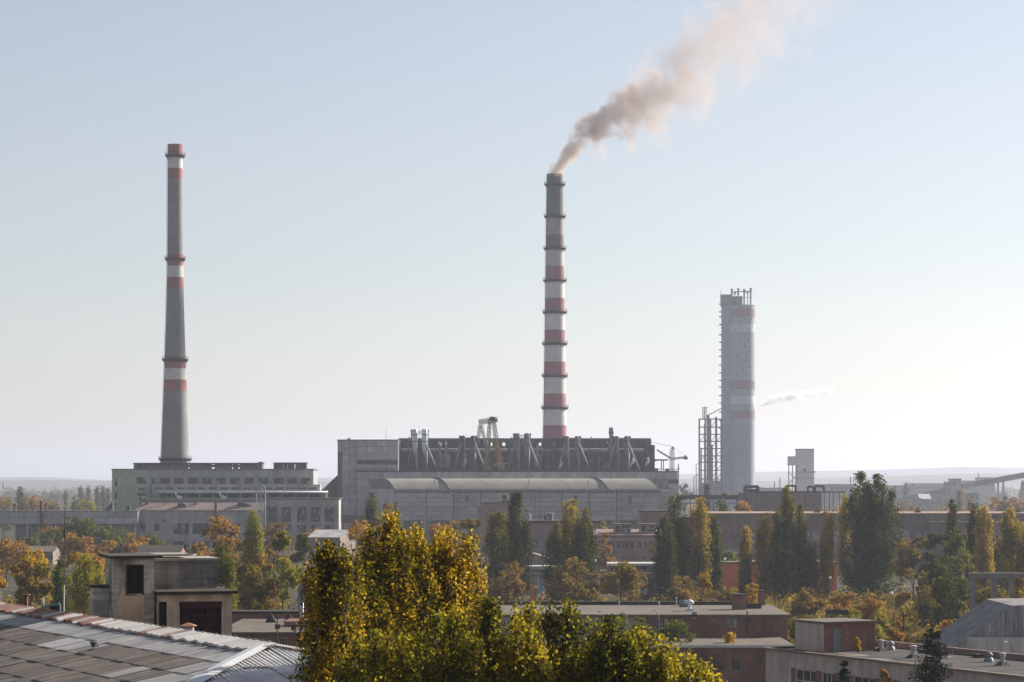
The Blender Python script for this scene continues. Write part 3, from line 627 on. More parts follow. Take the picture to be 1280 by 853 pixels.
# ================================================================== prilling tower and its steelwork
D = 2050; k = D/FPX; cx = 927
pr = thing('prilling_tower', 'tall round hazy concrete tower with pipes on its flat top, right of the power station', 'tower', ((cx-640)*k, D, 0))
zf = lambda y: HC-(y-HY)*k
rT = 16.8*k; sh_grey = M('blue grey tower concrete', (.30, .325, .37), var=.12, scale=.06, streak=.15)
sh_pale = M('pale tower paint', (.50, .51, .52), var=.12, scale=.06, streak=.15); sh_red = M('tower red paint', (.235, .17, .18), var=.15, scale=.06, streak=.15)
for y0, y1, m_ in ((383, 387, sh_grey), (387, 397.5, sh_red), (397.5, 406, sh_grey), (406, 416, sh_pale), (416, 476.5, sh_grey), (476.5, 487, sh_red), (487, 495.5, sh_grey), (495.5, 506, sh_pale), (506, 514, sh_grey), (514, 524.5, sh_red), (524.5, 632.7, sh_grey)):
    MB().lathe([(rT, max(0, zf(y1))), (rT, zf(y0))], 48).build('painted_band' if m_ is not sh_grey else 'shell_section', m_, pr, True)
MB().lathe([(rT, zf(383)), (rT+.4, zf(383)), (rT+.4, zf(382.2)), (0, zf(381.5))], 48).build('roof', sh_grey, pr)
MB().box((902-cx)*k, (913-cx)*k, -rT*.45, rT*.3, 0, zf(370)).build('lift_shaft', sh_grey, pr)
MB().box((901-cx)*k, (914-cx)*k, -rT*.55, rT*.4, zf(383), zf(369)).build('machine_room', grey_steel, pr)
rs = random.Random(2)
for i in range(17):
    y = 378+i*9.7+rs.uniform(-2, 2); MB().box((898.8-cx)*k, (902.2-cx)*k, -2.4, 1.2, zf(y+1.3), zf(y)).build('landing', grey_steel, pr)
MB().cyl((((900.5)-cx)*k, 0, zf(371)), ((900.5-cx)*k, 0, zf(362.5)), .25, .12, 6).build('lightning_rod', grey_steel, pr)
for x, y0 in ((914.5, 361.5), (922.5, 360.8), (930, 361.8), (938, 360.5), (934.2, 365), (918.3, 366)):
    MB().cyl(((x-cx)*k, -2, zf(383)), ((x-cx)*k, -2, zf(y0)), .75 if y0 < 363 else .4, None, 10).box((x-cx)*k-1, (x-cx)*k+1, -2.9, -1.1, zf(y0)-1.2, zf(y0)).build('exhaust_pipe', grey_steel, pr)
MB().bar(((913-cx)*k, -2, zf(365.5)), ((940-cx)*k, -2, zf(364.5)), .8).bar(((913-cx)*k, -2, zf(372)), ((940-cx)*k, -2, zf(372)), .35).build('pipe_brace', grey_steel, pr)
MB().box((913.5-cx)*k, (928-cx)*k, -1, 4, zf(382.8), zf(370.5)).build('fan_house', grey_steel, pr)
for x, y in ((915.5, 409), (922.7, 409), (934, 413.6), (930, 400), (937.5, 400), (917, 429), (923, 429), (930, 434), (934, 426), (935, 440), (920, 446), (930, 452), (926, 462), (936, 460), (919, 470), (931, 470)):
    a = math.asin((x-cx)/16.8); p = Vector((math.sin(a)*rT, -math.cos(a)*rT, zf(y)))
    MB().box(p.x-.45, p.x+.45, p.y-.12, p.y+.5, p.z-.6, p.z+.6).build('port', dark_steel, pr)
# steel process structure left of the tower
D = 2040; k = D/FPX; cx = 887; X = lambda x: (x-cx)*k; Z = lambda y: HC-(y-HY)*k
sf = thing('process_structure', 'open steel framework of columns and vessels against the round tower', 'industrial plant', ((cx-640)*k, D, 0))
st_m = M('hazy plant steel', (.12, .125, .13), var=.25, scale=.2)
cols_ = [874.5, 882, 888.5, 896, 902]
for x in cols_:
    for v in (0, 7): MB().bar((X(x), v, 0), (X(x), v, Z(523.5)), .8).build('column', st_m, sf)
for i, y in enumerate((524, 534, 543, 552, 561, 570, 578, 588, 599, 610)):
    for v in (0, 7): MB().bar((X(874), v, Z(y)), (X(903), v, Z(y)), .85).build('beam', st_m, sf)
    if i % 3 == 1: MB().box(X(874), X(rs.choice((884, 888, 897))), 0, 7, Z(y)-.2, Z(y)+.1).build('floor_plate', st_m, sf)
mb = MB()
for i in range(24):
    x = rs.choice(cols_[:-1]); y = rs.choice((534, 543, 552, 561, 570, 578, 588, 599)); mb.bar((X(x), 0, Z(y)), (X(x+7), 0, Z(y-9)), .5)
mb.build('bracing', st_m, sf)
MB().cyl((X(885.5), 3.5, 0), (X(885.5), 3.5, Z(520)), 1.3, None, 14).lathe([(1.3, Z(520)), (.9, Z(518.5)), (0, Z(518))], 14, X(885.5), 3.5).build('vessel', grey_steel, sf, True)
MB().cyl((X(895.5), 3.5, 0), (X(895.5), 3.5, Z(521)), .9, None, 12).build('vessel', grey_steel, sf, True)
for x, r_v, yt in ((877, .9, 560), (881.3, .8, 530), (890.8, 1.0, 556)): MB().cyl((X(x), 5, 0), (X(x), 5, Z(yt)), r_v*.7, None, 12).build('vessel', st_m, sf, True)
MB().lattice((X(881), 2, Z(524)), (X(881), 2, Z(509)), 2.6, 5, .3).bar((X(878), 2, Z(509.5)), (X(885), 2, Z(509)), .4).build('top_frame', st_m, sf)
MB().cyl((X(886), 3, Z(519)), (X(903), 3, Z(510)), .4, None, 8).build('sloping_pipe', st_m, sf)
MB().box(X(884), X(903), .5, 6.5, 0, Z(601)).build('pump_house', M('hazy pump house', (.22, .2, .2), var=.2), sf)
MB().box(X(875), X(884), 1, 6, 0, Z(604)).build('pump_house', M('hazy tank house', (.17, .18, .19), var=.2), sf)
for x, y in ((870.5, 582), (867.5, 597.5)): MB().bar((X(x), 2, 0), (X(x), 2, Z(y)), .6).bar((X(x-1.5), 2, Z(y)), (X(x+6), 2, Z(y-4)), .45).build('column', st_m, sf)
# pale block on legs, far right of the tower
fb = Fr('hopper_building', 'small hazy white building on stilts beyond the brick works', 'building', 993, 2100)
pale_far = M('far white concrete', (.5, .49, .47), var=.12, scale=.05, streak=.12)
fb.wall('tower_wall', pale_far, 997, 1017.5, 562, None, 0, 16, [(1004, 1007.5, 586, 590.5, 0, 0)], rec=14)
fb.wall('side_wall', pale_far, 986, 997, 570.5, 582, 1, 10, [(988, 990, 573, 575.5, 0, 0)], rec=.5)
fb.box('ledge', conc, 996, 1019.5, 589.5, 591, -1.5, -.02); fb.box('ledge', conc, 996, 1018.5, 597, 598, -1, -.02); fb.box('roof_edge', conc_dark, 996.5, 1018, 561.2, 562.4, -.4, 16)
for x in (985.5, 990.2, 994.5): fb.box('leg', conc, x, x+1.1, 582, None, 2, 4)
MB().bar((fb.uz(985.5, 590, 2)[0], 2, fb.uz(985, 590, 2)[1]), (fb.uz(996, 600, 2)[0], 2, fb.uz(996, 600, 2)[1]), .6).bar((fb.uz(985.5, 605, 2)[0], 2, fb.uz(985, 605, 2)[1]), (fb.uz(996, 594, 2)[0], 2, fb.uz(996, 594, 2)[1]), .6).build('bracing', conc, fb.o)
# ================================================================== distant works on the right
def simple(name, label, x0, x1, y0, D, depth, mat, roofm=felt_pale, ops=(), group=None, rot=0, cat='building', pitched=None, y1=None, frame=frame_white, rec=.4, over=.4):
    f = Fr(name, label, cat, x0, D, rot, group)
    f.wall('wall', mat, x0, x1, y0, y1, 0, depth, ops, rec=rec, frame=frame)
    if pitched:
        a = f.ext(x0, x1, y0, None, 0); z2 = a[3]+pitched
        mb = MB(); e = .5
        mb.quad((a[0]-e, -e, a[3]+.05), (a[1]+e, -e, a[3]+.05), (a[1]+e, depth/2, z2), (a[0]-e, depth/2, z2)); mb.quad((a[0]-e, depth+e, a[3]+.05), (a[0]-e, depth/2, z2), (a[1]+e, depth/2, z2), (a[1]+e, depth+e, a[3]+.05))
        mb.build('roof', roofm, f.o)
        mb = MB()
        for u in (a[0], a[1]): mb.add([(u, 0, a[3]), (u, depth, a[3]), (u, depth/2, z2-.1)], [(0, 1, 2)])
        mb.build('gable', mat, f.o)
    else: f.slab('roof', roofm, x0, x1, y0-.7*FPX*.0, 0, depth, .45, over)
    return f
far_g = M('far grey works', (.3, .29, .28), var=.2, scale=.04)
for i, (x0, x1, y0, D, dep, lb) in enumerate(((1019, 1068, 605.5, 2300, 40, 'hazy grey works hall right of the stilted white building'), (1108, 1142, 607, 2600, 40, 'hazy low shed in the distance left of the sloping conveyor'),
        (1145, 1190, 604.5, 2900, 50, 'faint long shed beyond the sloping conveyor'), (1204, 1243, 601, 2900, 50, 'faint pale block behind the conveyor near the right edge'), (1225, 1244, 597, 2950, 30, 'faint upper block with a small mast behind the conveyor'),
        (1200, 1224, 617, 1850, 20, 'pale roofed shed under the conveyor near its trestle'), (944, 984, 610, 2500, 40, 'hazy low works between the round tower and stilted building'))):
    f = simple('distant_shed', lb, x0, x1, y0, D, dep, far_g, felt_pale, [(x0+2+6*j, x0+5+6*j, y0+4, y0+6.5, 1, 1) for j in range(int((x1-x0)/6))], 'distant works sheds')
for x, y, D, h, lb in ((1063, 596, 2200, .5, 'slim far flue left of the tall broad poplars'), (968, 602, 2000, .4, 'slim far flue between round tower and stilted building'), (975, 597, 2100, .4, 'taller slim far flue left of the stilted building'), (4, 603, 2400, .4, 'slim far mast at the far left horizon'), (1223, 591.5, 2940, .5, 'tiny mast above faint blocks by the conveyor')):
    p = P(x, y, D); t_ = thing('flue', lb, 'flue', (p.x, D, 0)); MB().cyl((0, 0, 0), (0, 0, p.z), h*1.6, h, 8).build('pipe', grey_steel, t_); MB().box(-h*2.2, h*2.2, -.4, .4, p.z-4, p.z-3.3).build('collar', grey_steel, t_)
# inclined conveyor
D = 1950; k = D/FPX; X = lambda x: (x-1200)*k; Z = lambda y: HC-(y-HY)*k
cv = thing('inclined_conveyor', 'long sloping conveyor gallery climbing to the right edge', 'conveyor', ((1200-640)*k, D, 0))
cv_m = M('conveyor cladding', (.25, .245, .24), var=.2, scale=.08, rnd=.1)
pts = [(1116, 627.5), (1150, 620), (1185, 612), (1203, 608), (1245, 600.5), (1300, 590.5), (1360, 580)]
for (xa, ya), (xb, yb) in zip(pts[:-1], pts[1:]):
    n = max(1, int((xb-xa)/14))
    for i in range(n):
        q0, q1 = i/n, (i+1)/n; x0, x1 = X(xa+(xb-xa)*q0), X(xa+(xb-xa)*q1)-.06; z0, z1 = Z(ya+(yb-ya)*q0), Z(ya+(yb-ya)*q1); th = 4.6
        MB().prism([(x0, z0-th/2), (x1, z1-th/2), (x1, z1+th/2), (x0, z0+th/2)], -2, 2).build('gallery_section', cv_m, cv)
for x, y in ((1125, 628), (1157, 621), (1247.5, 602), (1254, 601), (1300, 593)): MB().bar((X(x), -1.5, 0), (X(x), -1.5, Z(y)-1), .9).bar((X(x), 1.5, 0), (X(x), 1.5, Z(y)-1), .9).build('trestle', conc, cv)
mb = MB(); mb.lattice((X(1275), 0, 0), (X(1279), 0, Z(601)), 4, 6, .5, 1.5); mb.build('trestle', grey_steel, cv)
jh = simple('transfer_tower', 'grey transfer tower straddling the sloping conveyor', 1188, 1201.5, 598.5, 1945, 9, M('transfer tower grey', (.36, .34, .33), var=.15, scale=.06), felt_pale, [(1192, 1194, 603, 606, 1, 1)])
jh.box('side_block', far_g, 1168, 1187.6, 618, None, -.5, 8); jh.box('upper_block', far_g, 1181.5, 1187.7, 602.5, 618, 1, 8)
bs = simple('white_roof_shed', 'small shed with a bright sunlit white roof below the conveyor', 1150, 1163, 624, 1880, 14, far_g, M('white sheet roof', (.7, .7, .68)), pitched=4.0)
hl = thing('haul_ramp', 'thin pale ramp sloping down below the white roofed shed', 'ramp', ((1140-640)*1800/FPX, 1800, 0)); q = 1800/FPX
MB().prism([(0, HC-(622-HY)*q), (40*q, HC-(631-HY)*q), (40*q, 0), (0, 0)], 0, 4).build('embankment', far_g, hl); MB().prism([(0, HC-(621.5-HY)*q+.4), (40*q, HC-(630.5-HY)*q+.4), (40*q, HC-(631-HY)*q+.3), (0, HC-(622-HY)*q+.3)], -.3, 4.3).build('parapet', conc, hl)
# ================================================================== brick works in the middle distance
db = simple('brick_workshop', 'dark brick workshop with pipe loops on its roof below the round tower', 945, 1027, 614.5, 1000, 25, brick_dull, felt, [], over=.2)
for x in (1030, 1036.5, 1041, 1049, 1054.5): db.box('trestle_post', dark_steel, x, x+.8, 615, None, 2, 2.4)
MB().box(db.uz(1027.4, 615, 2)[0], db.uz(1056, 615, 2)[0], 1, 4, db.uz(1030, 614.5, 2)[1]-.5, db.uz(1030, 614.5, 2)[1]).build('pipe_bridge', dark_steel, db.o)
for x0, x1, y0 in ((982.5, 994.5, 607.5), (1010, 1017, 608.5), (1019, 1030, 608)):
    a = [db.uz(x0, y0, 6), db.uz(x1, y0, 6)]; zb_ = db.uz(950, 614.5, 0)[1]
    MB().tube([(a[0][0], 6, zb_), (a[0][0], 6, a[0][1]), (a[1][0], 6, a[1][1]), (a[1][0], 6, zb_)], .45).build('pipe_loop', dark_steel, db.o)
db.wall('gate_house', brick_dull, 926, 945, 616, None, -2, 12, [], rec=.3)
a = db.uz(931, 608.5, 4); b = db.uz(948, 608.5, 4); zb_ = db.uz(930, 616, 4)[1]
MB().tube([(a[0], 4, zb_), (a[0], 4, a[1]), (b[0], 4, b[1]), (b[0], 4, zb_)], .6).box(a[0], b[0], 2, 8, zb_, zb_+1.6).build('pipe_loop', dark_steel, db.o)
MB().cyl((db.uz(933, 600, -3)[0], -3, 0), (db.uz(933, 600, -3)[0], -3, db.uz(933, 605.5, -3)[1]), .35, .3, 8).build('roof_pole', dark_steel, db.o)
pg = Fr('pipe_bridge', 'dark raised pipe bridge between the hall and the brick workshop', 'pipe bridge', 846, 1010)
pg.box('truss', dark_steel, 846, 926, 619, 624.5, 0, 3); pg.box('pipe_run', grey_steel, 846, 926, 628.5, 630, -1, 1)
for i in range(6): pg.box('post', dark_steel, 848+14.5*i, 849.2+14.5*i, 619, None, .5, 1.5)
pm = thing('lattice_pylon', 'rusty tapering lattice pylon left of the small green tree by the workshop', 'pylon', (P(883.5, 0, 900).x, 900, 0)); MB().lattice((0, 0, 0), (0, 0, P(0, 606, 900).z), 3.0, 9, .35, .9).build('frame', rust, pm); MB().bar((-1.2, 0, P(0, 606, 900).z-.3), (1.2, 0, P(0, 606, 900).z-.3), .3).build('cross_arm', rust, pm)
lb_ = Fr('long_brick_hall', 'long low brick hall with bricked panels behind the poplar row at right', 'building', 890, 760)
ops = [(966+12.5*i+(3 if i % 3 == 2 else 0), 974.5+12.5*i+(3 if i % 3 == 2 else 0), 664, 681, 3, 5) for i in range(26)]
lb_.wall('wall', brick_dull, 890, 1300, 642, None, 0, 40, ops+[(957.5, 965, 660, 678, 3, 5)], rec=.3, frame=frame_white, pane=glass_pale)
lb_.slab('roof', M('rust dusted roof', (.30, .2, .145), var=.25, scale=.2), 890, 1300, 641.5, 0, 40, .5, .5)
lb_.box('plinth_band', conc, 890, 1300, 687, 692, -.35, -.02)
lb_.wall('side_annex', brick_dull, 1165, 1300, 653, None, -9, 8.6, [(1168+12*i, 1176+12*i, 672, 682, 2, 2) for i in range(9)], rec=.3); lb_.slab('annex_roof', felt_pale, 1165, 1300, 652.4, -9, -.4, .4, .2)
for x in (1147, 1272, 1021): 
    a = lb_.uz(x, 634, 12); MB().add([(a[0]-1.3, 11, a[1]-2.2), (a[0]+1.3, 11, a[1]-2.2), (a[0]+1.3, 13, a[1]-2.2), (a[0]-1.3, 13, a[1]-2.2), (a[0], 12, a[1])], [(0, 1, 4), (1, 2, 4), (2, 3, 4), (3, 0, 4)]).box(a[0]-.7, a[0]+.7, 11.4, 12.6, a[1]-4, a[1]-2.2).build('roof_vent', rust, lb_.o)
lb2 = Fr('pale_brick_block', 'blank pinkish brick block left of the long brick hall', 'building', 800, 770)
lb2.wall('wall', brick_pink, 889, 960, 644.5, None, 0, 30, [(948, 953, 660, 668, 2, 2)], rec=.3); lb2.slab('roof', felt_pale, 889, 960, 644, 0, 30, .4, .3)
MB().box(lb2.uz(925, 660, 0)[0], lb2.uz(960, 660, 0)[0], -.4, -.03, lb2.uz(925, 688, 0)[1], lb2.uz(925, 685, 0)[1]).build('ledge', conc, lb2.o)
lb2.wall('left_wing', brick_pink, 838, 888.7, 647, None, 2, 25, [], rec=.3); lb2.slab('wing_roof', felt_pale, 838, 888.7, 646.4, 2, 27, .4, .2)
bx = Fr('pink_box_building', 'plain pinkish box building right of the dormered workshop', 'building', 801, 780)
bx.wall('wall', brick_pink, 800.5, 838, 639, None, 0, 15, [(828, 831, 650, 655, 1, 1)]); bx.slab('roof', felt, 800.5, 838, 638.5, 0, 15, .4, .2)
MB().cyl((bx.uz(806, 0, 3)[0], 3, bx.uz(806, 639, 3)[1]), (bx.uz(806, 0, 3)[0], 3, bx.uz(806, 631, 3)[1]), .12, None, 6).build('vent_pipe', grey_steel, bx.o)
wk = Fr('dormered_workshop', 'brick workshop with two boxy roof dormers and a long window strip', 'building', 745, 700)
wk.wall('wall', brick_pink, 744, 834, 669, None, 0, 22, [(760+9.2*i, 767.6+9.2*i, 677, 687.5, 3, 1) for i in range(8)]+[(764+13*i, 769+13*i, 695, 700, 2, 2) for i in range(5)], rec=.3, frame=frame_white)
a = wk.ext(744, 834, 669, None, 0); mb = MB(); zr_ = wk.uz(744, 661.5, 22)[1]
mb.quad((a[0]-.4, -.5, a[3]+.02), (a[1]+.4, -.5, a[3]+.02), (a[1]+.4, 22, zr_), (a[0]-.4, 22, zr_)); mb.quad((a[0]-.4, -.5, a[3]-.4), (a[1]+.4, -.5, a[3]-.4), (a[1]+.4, -.5, a[3]+.02), (a[0]-.4, -.5, a[3]+.02)); mb.build('roof', M('worn red brown roof', (.22, .15, .125), var=.3, scale=.3, stain=(.14, .12, .11)), wk.o)
wk.box('fascia', conc, 744, 834, 673.5, 676, -.35, -.02)
for x0, x1 in ((768, 788.5), (800.5, 820)):
    wk.wall('dormer', brick_pink, x0, x1, 655.5, 668, 4, 7, [(x0+2, x0+6, 657, 665, 1, 1), (x0+9, x1-1.5, 656.5, 665.5, 3, 2)], rec=.3); wk.slab('dormer_roof', felt_pale, x0, x1, 655, 4, 11, .35, .3)
cb_ = Fr('stepped_brick_block', 'stepped pink brick block with a rooftop tank behind the pair of dark poplars', 'building', 597, 900)
cb_.wall('tall_wing', brick_pink, 597, 646, 633.5, None, 0, 16, [(608, 612.5, 641, 648.5, 2, 2), (614.5, 619, 641, 648.5, 2, 2), (608, 612.5, 658, 665, 2, 2)], rec=.3)
a = cb_.ext(604, 646, 630.5, None, 0); zz = cb_.uz(640, 626.7, 0)[1]; mb = MB(); mb.prism([(a[0], a[3]-1), (a[1]+.5, a[3]-1), (a[1]+.5, zz), (a[0], a[3])], .02, 16); mb.build('sloping_parapet', brick_pink, cb_.o)
MB().prism([(a[0]-.3, a[3]), (a[1]+.7, zz), (a[1]+.7, zz+.45), (a[0]-.3, a[3]+.45)], -.3, 16.2).build('roof', felt, cb_.o)
c = cb_.uz(631.5, 620, 6); MB().lathe([(.9, c[1]-3), (.9, c[1]-1), (1.25, c[1]-1), (1.25, c[1]+.4), (0, c[1]+.7)], 14, c[0], 6).build('water_tank', rust, cb_.o)
m2 = Fr('flat_brick_block', 'flat roofed brick block with small rooftop tanks between two poplar clumps', 'building', 640, 780)
m2.wall('wall', brick_pink, 640, 748, 652, None, 0, 20, [(662, 666.5, 673.5, 685.5, 2, 3), (667, 672, 673.5, 685.5, 2, 3), (728, 733, 690, 697, 2, 2)], rec=.3); m2.slab('roof', felt, 640, 748, 651, 0, 20, .8, .5)
for x0, x1, y0, mt in ((684, 692, 641.5, conc_dark), (680, 683.5, 645, dark_steel), (661.5, 664, 643, white_paint)):
    u0, u1, z0, z1 = m2.ext(x0, x1, y0, 651, 6); MB().lathe([((u1-u0)/2*.8, z0), ((u1-u0)/2*.8, z1-.9), ((u1-u0)/2, z1-.8), ((u1-u0)/2, z1), (0, z1+.2)], 14, (u0+u1)/2, 6).build('roof_tank', mt, m2.o)
lp = Fr('entrance_block', 'low pale entrance block with a blue panel and grey gable between the poplar clumps', 'building', 655, 600)
lp.wall('wall', conc, 650, 700, 717, None, 0, 14, [], rec=.3)
lp.box('canopy', M('pale coping', (.5, .48, .46)), 650, 700, 708, 712.5, -1.5, 10); lp.box('fascia', conc, 650, 700, 714, 719, -1, 6)
a = lp.ext(650, 700, 698, None, 8); b = lp.uz(667, 692, 8)[1]; MB().prism([(a[0], a[3]), (lp.uz(667, 692, 8)[0], b), (a[1], a[3]-1.0), (a[1], a[3]-3), (a[0], a[3]-3)], 8, 20).build('gable_roof', pink_roof, lp.o)
lp.wall('rear_wall', brick_pink, 650, 700, 702, None, 8.5, 11, [])
lp.box('blue_panel', bluesign, 675, 684, 728, 745, -.4, -.02); lp.box('pilaster', M('pale coping', (.5, .48, .46)), 671.5, 674.5, 722, None, -.6, -.05)
ob = thing('orange_board', 'tall orange red board standing at the end of the brick roof', 'sign', (P(666.5, 0, 545).x, 545, 0)); q = 545/FPX
MB().box(-2.8*q, 2.8*q, 0, .25, 0, P(0, 731, 545).z).build('board', orange_wall, ob); MB().cyl((2.4*q, -.3, 0), (2.4*q, -.3, P(0, 730.5, 545).z), .12, None, 8).build('post', grey_steel, ob)
MB().lathe([(.1, 0), (.35, .1), (.35, .5), (0, .6)], 10).build('lamp', M('lamp glass', (.8, .8, .78)), ob, True, (3.2*q, -.3, P(0, 735.5, 545).z))
cp = Fr('canopied_depot', 'low depot with pale concrete bands behind the round brown trees', 'building', 770, 610)
cp.wall('wall', brick_dull, 752, 838, 715, None, 0, 12, [], rec=.3); cp.box('upper_band', M('pale coping', (.5, .48, .46)), 760, 836, 704.5, 707.5, -.9, 10); cp.box('lower_band', M('pale coping', (.5, .48, .46)), 768, 836, 715.6, 717.2, -.8, -.02)
cp.wall('upper_wall', conc_dark, 760, 836, 707.6, 714.9, .6, 9, [(764+9*i, 771+9*i, 709, 713.5, 3, 1) for i in range(8)], rec=.2, frame=dark_steel)
gf = thing('graffiti_wall', 'dark concrete yard wall with white graffiti scrawl between trees', 'wall', (P(790, 0, 570).x, 570, 0)); q = 570/FPX; Z = lambda y: HC-(y-HY)*570/FPX
for i in range(4): MB().box((i*11-6)*q+.03, (i*11+5)*q-.03, 0, .3, 0, Z(721)).build('wall_panel', M('blue black wall paint', (.045, .05, .075), var=.3, scale=.4), gf)
rs = random.Random(11); mb = MB()
for i in range(9):                                   # the scrawl: looping strokes of white paint
    x0 = (1+2.2*i)*q; z0 = Z(729); pts = [Vector((x0+rs.uniform(-.15, .5), -.012-.002*i, z0+rs.uniform(-.2, 1.1))) for _ in range(5)]; mb.tube(pts, .07, 4)
mb.build('graffiti', white_paint, gf)
mb = MB()
for i in range(7):
    x0 = (4+2.4*i)*q; z0 = Z(742); pts = [Vector((x0+rs.uniform(-.3, .6), -.012-.002*i, z0+rs.uniform(-.4, 1.3))) for _ in range(5)]; mb.tube(pts, .11, 4)
mb.build('graffiti', M('pink white spray', (.62, .5, .52)), gf)
og = Fr('orange_shed', 'low bright orange clad shed behind the poplars', 'building', 893, 590)
og.wall('wall', orange_wall, 893, 1046, 703.5, None, 0, 16, [], rec=.3); og.slab('roof', felt_pale, 893, 1046, 702.8, 0, 16, .35, .2)
a = og.ext(893, 1046, 703.8, None, 0); panels(og.o, 'cladding_panel', orange_wall, a[0], a[1], .3, a[3]-.4, 0, 24, 1, .05, .06)
# left and centre-left low buildings
f = simple('grey_roofed_shed', 'low shed with lapped grey roof sheets below the power station', 386, 425, 672, 860, 20, brick_dull, M('grey sheet roof', (.36, .35, .34), var=.3, scale=.3), pitched=2.6, rot=-12)
f = simple('blue_grey_store', 'blue grey walled store behind the foreground poplar', 372, 420, 717, 470, 26, M('blue grey wall', (.19, .19, .22), var=.2, scale=.3), felt_pale, [(377, 381, 727, 733, 2, 1)], over=.5)
f.box('roof_box', white_paint, 377, 382, 706.5, 709, 10, 11); f.box('gutter_band', dark_steel, 372, 420, 717.8, 719, -.6, -.52)
f = simple('brick_shed', 'brown brick shed under trees behind the concrete stair tower', 20, 66, 690, 800, 14, brick_dull, felt_pale, [(24+9*i, 30+9*i, 694, 700, 2, 2) for i in range(5)], pitched=1.8)
f = simple('brick_garage', 'red brick garage seen just above the stair tower roof', 172, 223, 693, 640, 16, brick_red, felt, [], pitched=2.2)
f = simple('pale_kiosk', 'small pale kiosk roof above the stair tower parapet', 221, 240, 692.5, 620, 10, plaster_pale, M('white sheet roof', (.7, .7, .68)), [(224, 230, 696, 702, 2, 2)])
# low roofs right of the stair tower
lr = Fr('low_brick_annex', 'low brick annex with dusty felt roof right of the concrete stair tower', 'building', 285, 262)
lr.wall('rear_wall', brick_red, 282, 384, 765, None, 28, 3, []); lr.slab('rear_coping', felt, 282, 384, 764.3, 28, 31, .3, .1)
a = lr.ext(282, 384, 784.5, None, 10); MB().box(a[0], a[1], 10, 27.9, a[3]-.4, a[3]).build('upper_roof', felt_pale, lr.o); lr.wall('mid_wall', conc_dark, 282, 384, 784.8, None, 10.3, 17, [])
lr.box('brick_curb', brick_red, 355, 392, 777, 785, 9, 15)
lr.wall('front_wall', brick_red, 282, 384, 793.4, None, 0, 9.9, [(301, 305, 799, 806, 1, 2), (320.5, 325.5, 798.5, 804, 2, 1), (326.5, 331, 798.5, 804, 2, 1), (332, 335.5, 798.5, 804, 1, 1), (348.5, 359, 797, 807.5, 3, 1)], rec=.15)
a = lr.ext(282, 384, 793, None, 0); MB().box(a[0], a[1], -.35, 10.2, a[3], a[3]+.25).build('lower_roof', felt_pale, lr.o)
for x, y in ((338.5, 765), (361.5, 766)):
    p = lr.uz(x, y, 20); zb_ = lr.uz(330, 784.5, 10)[1]; MB().add([(p[0]-.6, 19.4, zb_), (p[0]+.7, 19.4, zb_), (p[0]+.7, 20.6, zb_), (p[0]-.6, 20.6, zb_), (p[0]-.1, 20, p[1])], [(0, 1, 4), (1, 2, 4), (2, 3, 4), (3, 0, 4)]).build('roof_hatch', felt, lr.o)
for x, y in ((375.8, 754.5), (378.4, 753)):
    p = lr.uz(x, y, 14); MB().cyl((p[0], 14, lr.uz(376, 784.5, 10)[1]), (p[0], 14, p[1]), .1, None, 10).build('flue_pipe', silver, lr.o, True)
p = lr.uz(346.5, 770, -1.5); t_ = thing('lamp_post', 'dark lamp post in front of the low brick annex', 'lamp post', (*(Vector((lr.O.x+p[0], lr.O.y-1.5, 0))[:2]), 0))
MB().cyl((0, 0, 0), (0, 0, p[1]), .1, .07, 8).build('post', dark_steel, t_); MB().box(-.25, .35, -.2, .2, p[1]-1.4, p[1]-.9).box(-.1, .5, -.15, .15, p[1]-.25, p[1]-.1).build('lamp_head', dark_steel, t_)
p = lr.uz(370.5, 778, -.8); t_ = thing('service_pole', 'grey service pole with transformer box by the foreground poplar', 'pole', (lr.O.x+p[0], lr.O.y-1.0, 0))
MB().cyl((0, 0, 0), (0, 0, p[1]), .09, None, 8).build('pipe', grey_steel, t_); MB().box(-.55, -.15, -.15, .2, p[1]-.8, p[1]-.2).build('box', dark_steel, t_)
# ================================================================== brick building in the lower middle
bb = Fr('brick_building', 'low red brick building with flat roof and rooftop ducts, lower centre right', 'building', 620, 330)
bb.wall('upper_wall', brick_red, 800, 985, 769.5, None, 0, 26, [(821, 827, 774, 787, 1, 2), (827.5, 834.5, 774, 787, 2, 2), (848, 856, 774, 782, 2, 1), (890, 895, 774, 779, 1, 1), (908, 914, 773, 784, 2, 2), (914.5, 921, 773, 784, 2, 2)], rec=.18)
bb.wall('plaster_wing', plaster_pale, 605, 799.5, 769.5, None, .4, 25.6, [(640+28*i, 652+28*i, 777, 790, 2, 2) for i in range(5)], rec=.2)
bb.slab('roof', felt_pale, 605, 985, 768.2, 0, 26, .3, .35)
a = bb.ext(605, 985, 768.2, None, 0); zr_ = a[3]
for nm, q in (('rear_parapet', (a[0], a[1]-4, 25.2, 26.2, zr_+.02, zr_+.5)), ('end_parapet', (bb.uz(938, 768, 0)[0], bb.uz(966, 768, 0)[0], 15, 15.8, zr_+.02, zr_+.75))): MB().box(*q).build(nm, felt, bb.o)
for nm, x0, x1, y0, v in (('chimney_block', 916, 933.5, 744.5, 12), ('chimney_block', 948.5, 956, 740, 24)):
    u0, u1, z0, z1 = bb.ext(x0, x1, y0, 768, v); MB().box(u0, u1, v, v+1.8, zr_, z1).build(nm, brick_red, bb.o); MB().box(u0-.08, u1+.08, v-.08, v+1.88, z1, z1+.18).build('cap', felt, bb.o.children[-1])
p = bb.uz(862, 752, 9); d = MB(); d.box(p[0]-.45, p[0]+.45, 8.5, 9.5, zr_, zr_+.35); d.lathe([(.05, zr_+.3), (.25, zr_+.35), (.25, zr_+1.0), (.62, zr_+1.05), (.62, zr_+1.3), (.2, zr_+1.6), (0, zr_+1.6)], 14, p[0], 9); d.build('fan_cowl', silver, bb.o)
